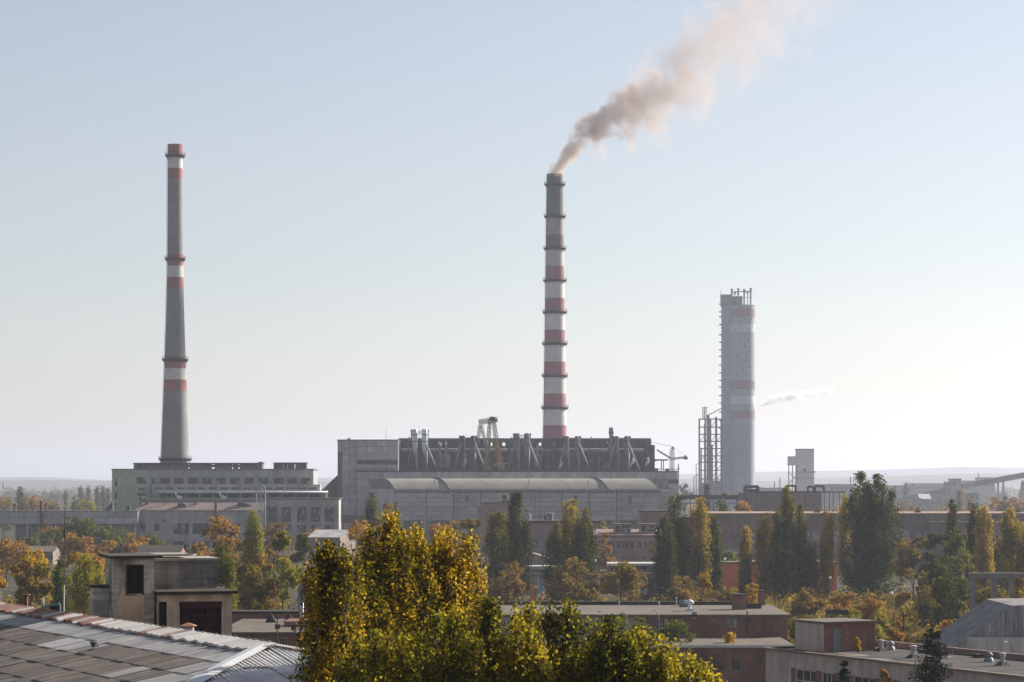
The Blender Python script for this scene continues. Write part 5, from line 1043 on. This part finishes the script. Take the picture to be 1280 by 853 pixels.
def trunk_mesh(mb, H, r, limbs, lr_=.3):
    pts = [(0, 0, 0), (r*.2, -r*.1, H*.3), (-r*.2, r*.1, H*.62), (0, 0, H*.93)]
    for (a, b), (ra, rb) in zip(zip(pts[:-1], pts[1:]), ((r, r*.75), (r*.75, r*.45), (r*.45, r*.08))): mb.cyl(a, b, ra, rb, 8)
    for b, t in limbs:
        b = Vector(b); t = Vector(t); m_ = b.lerp(t, .5)+Vector((0, 0, -.04*(t-b).length)); mb.cyl(b, m_, r*lr_, r*lr_*.6, 5, False); mb.cyl(m_, t, r*lr_*.6, r*lr_*.15, 5, False)
green_d = [(.0, (.020, .032, .014)), (.4, (.038, .056, .020)), (.7, (.075, .085, .028)), (1, (.14, .125, .035))]
LM = {
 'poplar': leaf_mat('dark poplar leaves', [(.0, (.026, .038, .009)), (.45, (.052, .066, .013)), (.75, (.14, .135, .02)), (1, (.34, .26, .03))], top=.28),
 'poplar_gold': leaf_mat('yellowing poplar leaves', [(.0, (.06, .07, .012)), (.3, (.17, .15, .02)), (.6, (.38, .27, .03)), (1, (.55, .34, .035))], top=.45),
 'mix': leaf_mat('turning leaves', [(.0, (.05, .06, .014)), (.35, (.13, .12, .022)), (.65, (.30, .20, .03)), (1, (.50, .28, .035))]),
 'orange': leaf_mat('orange leaves', [(.0, (.10, .08, .022)), (.3, (.26, .15, .03)), (.6, (.47, .25, .04)), (1, (.62, .39, .075))]),
 'yellow': leaf_mat('yellow birch leaves', [(.0, (.15, .12, .02)), (.35, (.36, .24, .025)), (.65, (.58, .36, .03)), (1, (.70, .46, .045))]),
 'brown': leaf_mat('brown oak leaves', [(.0, (.07, .062, .02)), (.4, (.17, .125, .032)), (.7, (.31, .195, .042)), (1, (.44, .26, .055))]),
 'green': leaf_mat('mid green leaves', [(.0, (.04, .06, .012)), (.4, (.09, .115, .02)), (.75, (.19, .20, .028)), (1, (.34, .28, .035))]),
 'lime': leaf_mat('yellow green leaves', [(.0, (.08, .09, .014)), (.4, (.20, .20, .022)), (.75, (.40, .34, .03)), (1, (.56, .42, .04))]),
 'rust': leaf_mat('dead rusty vine leaves', [(.0, (.10, .05, .035)), (.5, (.26, .135, .09)), (1, (.36, .22, .14))], translucent=.2),
 'spruce': leaf_mat('spruce needles', [(.0, (.008, .016, .010)), (.5, (.020, .034, .018)), (1, (.05, .06, .03))], translucent=.15),
 'near_gold': leaf_mat('foreground golden poplar leaves', [(.0, (.06, .06, .008)), (.22, (.20, .15, .013)), (.45, (.42, .27, .018)), (1, (.64, .41, .028))], .45, .75, .6),
 'near_green': leaf_mat('foreground green gold poplar leaves', [(.0, (.035, .042, .007)), (.3, (.11, .10, .010)), (.55, (.32, .215, .014)), (1, (.58, .35, .018))], .5, .75, .58),
 'near_lime': leaf_mat('foreground lime poplar leaves', [(.0, (.04, .05, .008)), (.3, (.13, .13, .013)), (.65, (.32, .26, .02)), (1, (.50, .37, .024))], .5, .75, .58),
}
tree_i = [0]
def tree(name, label, kind, mat, x, ytop, wpx, D, group=None, base=None, dens=1.0, lpx=2.6, bark_m=None, ytop_z=None, loose=1.0, hmin=0):
    tree_i[0] += 1; rg = np.random.default_rng(100+tree_i[0]*7); k = D/FPX
    H = HC-(ytop-HY)*k; Rr = wpx*k/2*(.93 if kind == 'poplar' else 1); root = thing(name, label, 'tree' if name not in ('shrub', 'wall_creeper') else 'shrub', ((x-640)*k, D, hmin), rg.uniform(0, 6.28), group); H -= hmin
    size = lpx*k; hpx = H/k; b_ = base*.5 if base is not None else (.03 if kind == 'poplar' else .12)
    n = int(dens*wpx*hpx*(1-b_)*2.8*(2.3/lpx)**1.4); n = max(250, n)
    C, O, lim = (crown_poplar if kind == 'poplar' else crown_round)(rg, H, Rr, n, size, b_, loose)
    fx = Rr/np.percentile(np.abs(C[:, 0]), 98.5); fz = H/np.percentile(C[:, 2], 99.7); sc_ = np.array([fx, fx, fz]); C = C*sc_; lim = [(b*sc_, t*sc_) for b, t in lim]
    mb = MB(); trunk_mesh(mb, H, max(.09, min(.45, H*.014)), lim, .3); mb.build('trunk', bark_m or bark, root, True)
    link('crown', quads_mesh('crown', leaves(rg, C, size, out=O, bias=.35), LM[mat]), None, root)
    return root
PR = 'columnar poplars behind the brick buildings'
for a in (
 ('narrow dark poplar, left of the taller one beside it, before the pink brick block', 'poplar', 622, 641, 34, 566),
 ('tall dark green poplar right of the narrow one, before the barrel roofed hall', 'poplar', 649, 617, 40, 556),
 ('dark poplar with bare twig tips left of the gold tipped one', 'poplar', 696, 654, 34, 548),
 ('broad poplar with gold tipped crown in the centre of the picture', 'poplar_gold', 716, 626, 34, 556),
 ('green poplar leaning on the gold tipped central poplar at its right', 'poplar', 733, 637, 36, 552),
 ('dark shorter poplar left edge of the clump before the pink box building', 'poplar', 832, 648, 30, 545),
 ('tall ragged dark poplar before the pink box building', 'poplar', 848, 620, 38, 550),
 ('yellowing poplar right of the ragged dark one, left of the orange shed', 'poplar_gold', 874, 624, 28, 552),
 ('small poplar just left of the orange shed end', 'poplar', 892, 644, 26, 556),
 ('slim short yellowish poplar standing alone before the orange shed', 'poplar_gold', 932, 659, 20, 540),
 ('yellow sided poplar at the middle of the orange shed', 'poplar_gold', 956, 645, 28, 545),
 ('slim dark poplar just left of the tall slender peak', 'poplar', 974, 640, 26, 540),
 ('tall slender poplar with rounded peak below the white stilted building', 'poplar', 984, 611, 26, 550),
 ('poplar with yellow right edge beside the tall slender peak', 'poplar', 999, 632, 26, 545),
 ('short dark poplar in the gap of the orange shed', 'poplar', 1013, 678, 24, 535),
 ('thin poplar with brown yellow top left of the giant poplar', 'poplar_gold', 1033, 640, 21, 545),
 ('pale yellow poplar peeping from behind the giant poplar', 'poplar_gold', 1056, 620, 20, 640),
 ('giant dark poplar, left of the two that tower above the long brick hall', 'poplar', 1079, 592, 52, 552),
 ('giant green poplar, right of the two that tower above the long brick hall', 'poplar', 1097, 595, 52, 546),
 ('poplar rising as a spike out of a broad tree before the long hall', 'poplar', 1189, 626, 22, 540),
 ('left poplar of the pair above the concrete frame', 'poplar', 1217, 632, 28, 520),
 ('right poplar with yellow side, of the pair above the concrete frame', 'poplar_gold', 1230, 634, 26, 515),
 ('dim small poplar between the pair and the right edge', 'poplar', 1246, 672, 22, 560),
 ('tall orange tipped poplar at the right edge', 'poplar_gold', 1264, 637, 36, 505),
 ('yellow poplar cut by the right edge of the picture', 'poplar_gold', 1280, 655, 24, 480),
 ('green poplar before the barrel roofed hall, left of a small orange tree', 'green', 464, 617, 26, 720),
 ('small green poplar right of the orange tree at the hall', 'green', 494, 630, 16, 730),
 ('green poplar in front of the right end of the stair tower', 'green', 276, 684, 44, 330),
 ('tall green gold poplar right of the orange crowned tree, left of centre', 'lime', 315, 640, 32, 500),
 ('dark green poplar behind the radio mast', 'green', 76, 700, 30, 400),
 ('green and gold poplar between mast and stair tower', 'lime', 105, 694, 34, 395),
 ('small gold tipped poplar touching the stair tower', 'lime', 124, 706, 20, 390),
):
    lb, mt, x, y, w_, D = a[0], a[1] if a[1] != 'poplar' else a[2], *a[-4:]
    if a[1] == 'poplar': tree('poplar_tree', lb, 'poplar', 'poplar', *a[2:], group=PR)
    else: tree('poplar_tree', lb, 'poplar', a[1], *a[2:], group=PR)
BT = 'broadleaf trees among the works'
for a in (
 ('orange crowned tall tree left of the green gold poplar', 'orange', 283, 647, 46, 530, .35),
 ('low orange tree above the stair tower roof', 'orange', 252, 680, 40, 600, .25),
 ('loose green gold tree behind the low brick annex', 'lime', 354, 666, 56, 440, .1),
 ('small bright orange tree in front of the loose green gold tree', 'orange', 333, 688, 20, 430, .3),
 ('dense dark green round tree by the blue grey store', 'green', 380, 668, 30, 560, .15),
 ('bare mauve brown tree behind the green gold tree', 'brown', 342, 654, 34, 640, .2),
 ('flat orange tree crown beside the grey sheeted shed', 'orange', 388, 661, 34, 900, .4),
 ('big orange tree behind the foreground poplars, left of the golden cluster', 'orange', 448, 654, 60, 400, .2),
 ('small orange tree at the foot of the barrel roofed hall', 'orange', 480, 630, 22, 715, .2),
 ('yellow topped green tree right of the golden foreground cluster', 'mix', 588, 650, 40, 560, .2),
 ('reddish brown round tree low in front of two dark poplars', 'brown', 634, 704, 54, 480, .1),
 ('pale orange tree behind the golden cluster', 'orange', 550, 656, 36, 680, .25),
 ('faded yellow tree low against the barrel roofed hall', 'mix', 567, 652, 30, 760, .2),
 ('large brown green round tree below the gold tipped central poplar', 'brown', 722, 699, 76, 490, .08),
 ('dull green round tree left of the graffiti wall', 'mix', 776, 703, 56, 500, .08),
 ('orange creeper covered tree beside the dormered workshop', 'orange', 758, 667, 20, 665, .1),
 ('yellow green bush on the roof edge by the dormered workshop', 'lime', 752, 652, 24, 790, .5),
 ('low brown orange tree in front of the ragged dark poplar', 'brown', 850, 722, 60, 440, .08),
 ('low brown tree at the left end of the orange shed', 'mix', 876, 718, 34, 450, .08),
 ('low reddish tree under the yellowing poplar', 'brown', 905, 741, 36, 420, .08),
 ('bright yellow orange tree behind the rooftop chimney blocks', 'yellow', 944, 731, 40, 385, .1),
 ('round green tree right of the lattice pylon', 'green', 905, 617, 22, 890, .25),
 ('pale orange bush beside the dark brick workshop', 'orange', 927, 627, 26, 900, .3),
 ('brown orange tree below the slender poplars', 'brown', 1006, 736, 46, 430, .08),
 ('orange leaved tree left of the giant poplars foot', 'orange', 1047, 742, 40, 420, .1),
 ('deep orange tree spreading below the giant poplars', 'orange', 1083, 748, 50, 400, .1),
 ('yellow green bushy tree behind the sign frame', 'lime', 1060, 762, 52, 370, .08),
 ('lime green tree behind the rooftop penthouse at right', 'lime', 1097, 764, 40, 365, .08),
 ('low green bush at the left of the penthouse', 'green', 1008, 772, 44, 345, .05),
 ('green gold drooping tree right of the giant poplars', 'mix', 1142, 672, 44, 520, .1),
 ('dark broad tree left of the spike poplar', 'poplar', 1170, 668, 40, 510, .08),
 ('broad leafy green tree beneath the spike poplar', 'green', 1192, 664, 54, 490, .06),
 ('dark spreading lower tree at right, behind the spruce', 'poplar', 1180, 705, 80, 420, .05),
 ('yellow tinged tree low right of the giant poplars', 'mix', 1148, 716, 40, 450, .06),
 ('bare brown tree low behind the spruce', 'brown', 1130, 765, 44, 330, .06),
 ('small orange tree behind the roof vents', 'orange', 1118, 777, 26, 320, .05),
 ('small orange tree right of the spruce top', 'orange', 1177, 776, 38, 320, .05),
 ('dull tree behind the concrete frame posts', 'mix', 1240, 735, 60, 400, .05),
 ('yellow tree behind the right posts of the concrete frame', 'yellow', 1272, 720, 34, 410, .05),
 ('wide dark green tree in front of the raised gallery', 'green', 112, 647, 86, 850, .12),
 ('second dark green tree left of the wide one, below the gallery', 'green', 68, 662, 50, 860, .12),
 ('round orange tree just behind the radio mast top', 'orange', 96, 667, 40, 740, .12),
 ('bright orange round tree right of the radio mast', 'orange', 130, 676, 40, 700, .12),
 ('orange yellow tree above the stair tower left end', 'orange', 168, 667, 34, 730, .15),
 ('brown tree between the two orange trees by the tower', 'brown', 150, 678, 34, 760, .15),
 ('green tree behind the tower, right of the orange yellow one', 'green', 193, 668, 40, 800, .15),
 ('fading orange tree at the left edge', 'orange', 8, 673, 46, 650, .1),
 ('small orange tree against the gallery posts', 'orange', 62, 658, 22, 900, .2),
 ('yellow birch at the far left edge', 'yellow', 0, 712, 26, 400, .1),
 ('yellow birch second from the left edge', 'yellow', 30, 690, 36, 410, .05),
 ('tall yellow birch left of the radio mast', 'yellow', 54, 688, 36, 415, .05),
 ('dull gold birch low before the yellow birches', 'mix', 40, 705, 46, 380, .03),
 ('golden tree behind the green poplars at the mast', 'yellow', 92, 692, 36, 430, .05),
 ('orange tree behind the green and gold poplar', 'orange', 120, 692, 30, 440, .1),
 ('mixed tree right of the green poplar beside the stair tower', 'mix', 312, 694, 46, 400, .05),
 ('low brown shrubby tree behind the low brick annex', 'brown', 332, 724, 50, 360, .05),
 ('brown orange bush by the service pole', 'orange', 378, 793, 30, 245, .1),
 ('small pale green tree beside the dormered workshop windows', 'green', 816, 684, 16, 640, .2),
 ('dim green bush at the left of the orange shed', 'green', 908, 690, 26, 600, .2),
 ('rounded green tree beyond the low right end of the gallery', 'green', 40, 668, 34, 880, .2),
):
    lb, mt, x, y, w_, D, bs_ = a
    tree('broadleaf_tree', lb, 'round', mt, x, y, w_, D, BT, bs_, bark_m=bark_birch if 'birch' in lb else None, dens=.7 if 'bare' in lb else 1.0)
FT = 'far hazy trees'
for lb, kd, mt, x, y, w_, D in (
 ('hazy dark poplar far left behind the gallery', 'poplar', 'poplar', 25, 609, 11, 1700), ('hazy orange tree right of the far left dark poplar', 'round', 'orange', 40, 621, 34, 1500), ('hazy pale tree at the extreme left behind the gallery', 'round', 'mix', 5, 622, 26, 1500),
 ('hazy poplar, first of the row left of the green wall', 'poplar', 'poplar', 101, 608.5, 8, 2300), ('hazy poplar, second of the row left of the green wall', 'poplar', 'poplar', 110.5, 607.5, 7, 2300), ('hazy poplar, third of the row left of the green wall', 'poplar', 'poplar', 121, 608.5, 8, 2250),
 ('hazy poplar, fourth of the row left of the green wall', 'poplar', 'poplar', 129, 607.5, 9, 2250), ('hazy poplar touching the green wall', 'poplar', 'poplar', 135.5, 611, 7, 2250), ('lone hazy poplar over the middle of the gallery', 'poplar', 'poplar', 82, 612.5, 7, 2200),
 ('small dark poplar rising from a pale round tree behind the gallery', 'poplar', 'poplar', 92.5, 621, 8, 1500), ('pale green round tree behind the gallery, left of the green wall', 'round', 'lime', 106, 624, 30, 1480), ('hazy tan tree behind the middle of the gallery', 'round', 'brown', 68, 627, 36, 1500),
 ('bare hazy poplar beside the transfer tower', 'poplar', 'brown', 1200, 613, 11, 1500), ('hazy orange round tree below the conveyor trestle', 'round', 'orange', 1244, 622, 32, 1300), ('hazy green round tree among orange ones by the right edge', 'round', 'green', 1256, 621, 14, 1290),
 ('hazy orange tree at the right edge below the conveyor', 'round', 'orange', 1270, 622, 34, 1300), ('hazy tan tree left of the white roofed shed', 'round', 'brown', 1134, 626, 30, 1400), ('twiggy hazy poplar above the long hall', 'poplar', 'brown', 1212, 620, 9, 1200),
 ('hazy tree at the foot of the steel process structure', 'round', 'green', 857, 605, 16, 1800), ('faint tree on the roofline before the conveyor', 'poplar', 'poplar', 1132, 604, 9, 2400)):
    tree('far_tree', lb, kd, mt, x, y, w_, D, FT, lpx=2.0)
# ---- shrubs and creepers round the lower middle building
for lb, mt, x, y, w_, D, h0 in (('green bush on the brick building lower roof, left one', 'green', 772, 768, 44, 322, 5.0), ('green bush second on the lower roof, beside the plaster wing', 'green', 803, 773, 40, 320, 5.0), ('round green bush right of the dark hut on the lower roof', 'green', 848, 776, 40, 320, 5.6),
     ('small yellow shrub on the lower brick roof', 'yellow', 911, 791, 16, 318, 5.6), ('yellow sapling on the felt roof by the penthouse', 'yellow', 1072, 797, 9, 205, 13.5), ('orange shrub below the panel building windows', 'orange', 1104, 838, 34, 190, 5), ('green bush between brick building and panel building', 'lime', 975, 772, 28, 345, 0)):
    tree('shrub', lb, 'round', mt, x, y, w_, D, 'shrubs', .02, hmin=h0)
for lb, x, y, w_, D, h0 in (('rusty bare creeper on the brick wall, left one', 884, 774, 40, 327.5, 0), ('rusty bare creeper on the brick wall near the drain pipe', 955, 776, 44, 327.5, 0), ('rusty creeper on the lower brick wall between two windows', 880, 811, 44, 312.6, 0), ('rusty creeper at the right end of the lower brick wall', 958, 812, 44, 312.6, 0)):
    r = tree('wall_creeper', lb, 'round', 'rust', x, y, w_, D, 'creepers', .02, dens=.55, lpx=2.1); r.rotation_euler.z = 0; r.scale = (1, .2, 1); r.location.y = D+(1.9 if D > 320 else .9)
# ---- spruces at the lower right
def spruce(lb, x, ytop, wpx, D, seed, n):
    rg = np.random.default_rng(seed); k = D/FPX; H = HC-(ytop-HY)*k; Rr = wpx*k/2
    root = thing('spruce_tree', lb, 'tree', ((x-640)*k, D, 0), 0, 'spruces'); br = []; C = []; A_ = []
    z = H*.45
    while z < H*.985:
        t_ = (H-z)/(H*.55); m_ = max(4, int(7+6*t_))
        for i in range(m_):
            a = rg.uniform(0, 6.28); L = Rr*(.10+.95*t_**.8)*rg.uniform(.35, 1.2); d = np.array([np.cos(a), np.sin(a), 0]); up = rg.uniform(-.05, .35)
            b = np.array([0, 0, z]); e = b+d*L+np.array([0, 0, up*L]); br.append((b, e)); q = int(n*L/Rr/20)+12
            s = rg.random(q)**.7; drop = rg.normal(0, .08*L, q)-.12*L*np.abs(rg.normal(size=q)); side = np.cross(d, [0, 0, 1])
            c = b+(e-b)*s[:, None]+side*(rg.normal(0, .13*L, q)*(1.15-s))[:, None]; c[:, 2] += drop; C.append(c); A_.append(np.tile(d, (q, 1)))
        z += H*.55*rg.uniform(.008, .035)
    C = np.concatenate(C); mb = MB(); trunk_mesh(mb, H, .16, br[::2], .16); mb.build('trunk', bark, root, True)
    link('crown', quads_mesh('crown', leaves(rg, C, .2, asp=.38), LM['spruce']), None, root)
spruce('dark spruce standing before the felt roof with vents', 1165, 780, 96, 170, 5, 1100); spruce('small dark spruce tip before the panel building windows', 1055, 820, 50, 175, 6, 600)
# ---- foreground poplars
def near_poplar(lb, mt, x, ytop, wpx, D, n, seed, size=.12, zmin=18.6, spire=.27):
    rg = np.random.default_rng(seed); k = D/FPX; H = HC-(ytop-HY)*k; Rr = wpx*k/2
    root = thing('foreground_poplar', lb, 'tree', ((x-640)*k, D, 0), rg.uniform(0, 6.28), 'poplars in the foreground')
    C, O, lim = crown_poplar(rg, H, Rr, int(n*.8), size, bottom=zmin, loose=1.6, spire=spire, near=True)
    mb = MB(); trunk_mesh(mb, H, .17, lim, .26)
    for c in C[::42]:
        d = Vector((rg.normal()*.12, rg.normal()*.12, .45)); mb.cyl(Vector(c)-d*.7, Vector(c)+d*.3, .018, .008, 3, False)
    mb.build('trunk', bark, root, True)
    link('crown', quads_mesh('crown', leaves(rg, C, size, asp=.7, out=O, bias=.25), LM[mt]), None, root)
for i, (lb, mt, x, y, w_, D, n) in enumerate((

 ('dark green gold foreground poplar standing apart on the left', 'near_green', 408, 678, 108, 80, 36000),
 ('tallest golden green foreground poplar', 'near_green', 489, 642, 118, 86, 46000),
 ('foreground poplar just right of the tallest, golden', 'near_gold', 526, 656, 104, 89, 38000),
 ('bright golden foreground poplar, second from the right of the cluster', 'near_gold', 557, 664, 100, 88, 36000),
 ('slim bright golden foreground poplar at the right of the cluster', 'near_gold', 594, 710, 50, 90, 14000),
 ('green gold foreground poplar between the dark one and the cluster', 'near_green', 456, 704, 90, 84, 26000),
 ('low lime foreground poplar top below the golden cluster', 'near_lime', 545, 768, 150, 74, 26000),
 ('low lime foreground poplar top below the left dark poplar', 'near_lime', 462, 790, 120, 73, 18000),
 ('low yellow green poplar top left of the lower middle', 'near_lime', 612, 750, 120, 76, 26000),
 ('low yellow green poplar top rising over the brick roof', 'near_lime', 664, 757, 116, 75, 26000),
 ('low yellow green poplar top right of the highest low one', 'near_lime', 712, 752, 116, 76, 26000),
 ('low yellow green poplar top before the plaster wing', 'near_lime', 758, 772, 110, 75, 22000),
 ('low yellow green poplar top third from the right end', 'near_lime', 798, 786, 96, 76, 18000),
 ('low yellow green poplar top second from the right end', 'near_lime', 834, 804, 90, 75, 14000),
 ('smallest yellow green poplar top at the right end of the foreground', 'near_lime', 866, 824, 70, 73, 9000))):
    near_poplar(lb, mt, x, y, w_, D, n, 300+i, spire=.5 if y < 712 else .27)
# ---- ground cover between the buildings and the far woods (uncountable)
rg = np.random.default_rng(77); C = []
for i in range(2000):
    D = rg.uniform(372, 560) if i < 1550 else rg.uniform(700, 960); x = rg.uniform(-20, 1300) if i % 3 else rg.uniform(960, 1290); h = rg.uniform(1.5, 5.2); w_ = rg.uniform(1.5, 3.5); n = 58
    p = rg.normal(size=(n, 3)); p /= np.linalg.norm(p, axis=1)[:, None]; p *= np.array([w_, w_, h])*rg.uniform(.6, 1, (n, 1)); p[:, 2] = np.abs(p[:, 2]); C.append(p+np.array([(x-640)*D/FPX, D, 0]))
V = leaves(rg, np.concatenate(C), .62)
o = link('undergrowth', quads_mesh('undergrowth', V, LM['mix']), None); tag(o, 'low mixed undergrowth between the works buildings', 'undergrowth', kind='stuff')
C = []; Sz = []
for i in range(1500):
    D = rg.uniform(2300, 6500) if i < 1200 else rg.uniform(1300, 1900); x = rg.uniform(-260, 1540); h = rg.uniform(9, 17); w_ = rg.uniform(6, 12); n = 44
    if i >= 1200 and 120 < x < 870: continue
    p = rg.normal(size=(n, 3)); p /= np.linalg.norm(p, axis=1)[:, None]; p *= np.array([w_, w_, h*.6])*rg.uniform(.55, 1, (n, 1)); p[:, 2] = np.abs(p[:, 2]+h*.4); C.append(p+np.array([(x-640)*D/FPX, D, 0])); Sz.append(np.full((n, 1), 1.6+D/1600))
V = leaves(rg, np.concatenate(C), np.concatenate(Sz))
o = link('distant_wood', quads_mesh('distant_wood', V, leaf_mat('distant wood leaves', [(.0, (.03, .04, .018)), (.5, (.07, .07, .03)), (.8, (.16, .1, .035)), (1, (.24, .14, .04))], .01)), None); tag(o, 'hazy woods covering the far plain to the hills', 'wood', kind='stuff')
# ================================================================== smoke and steam
def plume(name, label, origin, zc, rc, dc, L, dens, colr, nscale, glow_aniso, mult, absorb=None, thr=.0, soft=.4, warp=1.2, lean=0):
    """zc, rc, dc: (x, value) curves along the wind: centre height, radius, density"""
    lerp = lambda cv, x: next((a[1]+(b[1]-a[1])*(x-a[0])/(b[0]-a[0]) for a, b in zip(cv[:-1], cv[1:]) if a[0] <= x <= b[0]), cv[-1][1])
    mb = MB(); n = 26; ns = 14; vs = []
    for i in range(n+1):
        x0_ = min(mult*rc[0][1]*.6, 3.7); x = -x0_+(L+x0_)*i/n; xx = max(0, x); r = lerp(rc, xx)*mult; z = lerp(zc, xx)
        s0, s1 = lerp(zc, max(0, xx-.03*L)), lerp(zc, min(L, xx+.03*L)); sl_ = (s1-s0)/(.06*L); f = min(2.2, math.sqrt(1+sl_*sl_))
        vs += [(x, math.cos(2*math.pi*j/ns)*r, max(-.5 if i < 6 else -1e9, z+math.sin(2*math.pi*j/ns)*r*f)) for j in range(ns)]
    fs = [(i*ns+j, (i+1)*ns+j, (i+1)*ns+(j+1) % ns, i*ns+(j+1) % ns) for i in range(n) for j in range(ns)]+[tuple(range(ns)), tuple(range((n+1)*ns-1, n*ns-1, -1))]
    mb.add(vs, fs)
    m = bpy.data.materials.new(name); m.use_nodes = True; t = m.node_tree; t.nodes.clear()
    pos = nn(t, 'ShaderNodeTexCoord').outputs['Object']
    wv = nn(t, 'ShaderNodeTexNoise'); wv.inputs['Scale'].default_value = nscale*.55; wv.inputs['Detail'].default_value = 2; t.links.new(pos, wv.inputs['Vector'])
    sub = nn(t, 'ShaderNodeVectorMath', operation='SUBTRACT'); t.links.new(wv.outputs['Color'], sub.inputs[0]); sub.inputs[1].default_value = (.5, .5, .5)
    sp0 = nn(t, 'ShaderNodeSeparateXYZ'); t.links.new(pos, sp0.inputs[0])
    def curve(cv, xs, vmax):
        f = nn(t, 'ShaderNodeFloatCurve'); c = f.mapping.curves[0]; pts = c.points
        c.points[0].location = (cv[0][0]/L, cv[0][1]/vmax); c.points[1].location = (1, cv[-1][1]/vmax)
        for a in cv[1:-1]: pts.new(a[0]/L, a[1]/vmax)
        for p_ in pts: p_.handle_type = 'AUTO_CLAMPED'
        f.mapping.update(); t.links.new(math_node(t, 'DIVIDE', xs, L, True), f.inputs['Value']); return math_node(t, 'MULTIPLY', f.outputs[0], vmax)
    rr0 = curve(rc, sp0.outputs[0], max(a[1] for a in rc))
    sc = nn(t, 'ShaderNodeVectorMath', operation='SCALE'); t.links.new(sub.outputs[0], sc.inputs[0]); t.links.new(math_node(t, 'MULTIPLY', rr0, warp), sc.inputs['Scale'])
    ad = nn(t, 'ShaderNodeVectorMath', operation='ADD'); t.links.new(pos, ad.inputs[0]); t.links.new(sc.outputs[0], ad.inputs[1])
    sp = nn(t, 'ShaderNodeSeparateXYZ'); t.links.new(ad.outputs[0], sp.inputs[0])
    zmax = max(a[1] for a in zc) or 1
    z_ = curve(zc, sp.outputs[0], zmax); r__ = curve(rc, sp.outputs[0], max(a[1] for a in rc)); dd = curve(dc, sp.outputs[0], 1)
    dz = math_node(t, 'MULTIPLY', math_node(t, 'SUBTRACT', sp.outputs[2], z_), .78)
    xn = math_node(t, 'MINIMUM', math_node(t, 'SUBTRACT', sp.outputs[0], math_node(t, 'MULTIPLY', math_node(t, 'MAXIMUM', sp.outputs[2], 0), lean)), 0)   # windward edge leans off the lip
    d2 = math_node(t, 'SQRT', math_node(t, 'ADD', math_node(t, 'ADD', math_node(t, 'MULTIPLY', dz, dz), math_node(t, 'MULTIPLY', xn, xn)), math_node(t, 'MULTIPLY', sp.outputs[1], sp.outputs[1])))
    rel = math_node(t, 'DIVIDE', d2, r__)
    nz = noise(t, pos, nscale, 5, .62)
    f = math_node(t, 'ADD', math_node(t, 'SUBTRACT', 1-thr, rel), math_node(t, 'MULTIPLY', math_node(t, 'SUBTRACT', nz, .5), 3.3))
    mr = nn(t, 'ShaderNodeMapRange', interpolation_type='SMOOTHSTEP'); mr.inputs['From Max'].default_value = soft; t.links.new(f, mr.inputs['Value'])
    den = math_node(t, 'MULTIPLY', math_node(t, 'MULTIPLY', mr.outputs[0], dd), dens)
    pv = nn(t, 'ShaderNodeVolumePrincipled'); pv.inputs['Color'].default_value = (*colr, 1); pv.inputs['Anisotropy'].default_value = glow_aniso; t.links.new(den, pv.inputs['Density'])
    o = nn(t, 'ShaderNodeOutputMaterial'); t.links.new(pv.outputs[0], o.inputs['Volume']); m.cycles.volume_step_rate = .25
    ob_ = mb.build(name, m, None, True, origin); bm_ = bmesh.new(); bm_.from_mesh(ob_.data); bmesh.ops.recalc_face_normals(bm_, faces=bm_.faces); bm_.to_mesh(ob_.data); bm_.free(); tag(ob_, label, 'smoke', kind='stuff'); return ob_
k = 1190/FPX; o_ = P(693.5, 217, 1190)
plume('smoke', 'tan smoke plume drifting right from the banded chimney', o_-Vector((0, 0, 1.5)), [(0, 2), (3, 6), (8, 13), (20, 24), (37, 34), (54, 42), (68, 52), (82, 66), (96, 80), (118, 95), (150, 107)],
      [(0, 6.4), (3, 6.4), (8, 7.6), (20, 10.5), (37, 15), (55, 19), (70, 23), (90, 28), (150, 34)], [(0, 1), (8, .95), (20, .55), (37, .3), (54, .18), (70, .115), (90, .065), (118, .032), (150, 0)], 150, .38, (.74, .62, .545), .09, .3, 1.6, soft=.8, thr=.06, warp=.9, lean=.36)
k = 1640/FPX; o_ = P(944, 509, 2040)
plume('steam', 'thin white steam wisp right of the round tower', o_, [(0, 0), (14, 5), (30, 8.5), (48, 11.5), (68, 14)], [(0, 1.6), (12, 3.2), (36, 3.8), (68, 3)], [(0, .8), (18, 1), (34, .9), (42, .4), (56, .6), (68, 0)], 68, .34, (.97, .97, .97), .28, .5, 1.6, thr=.1)
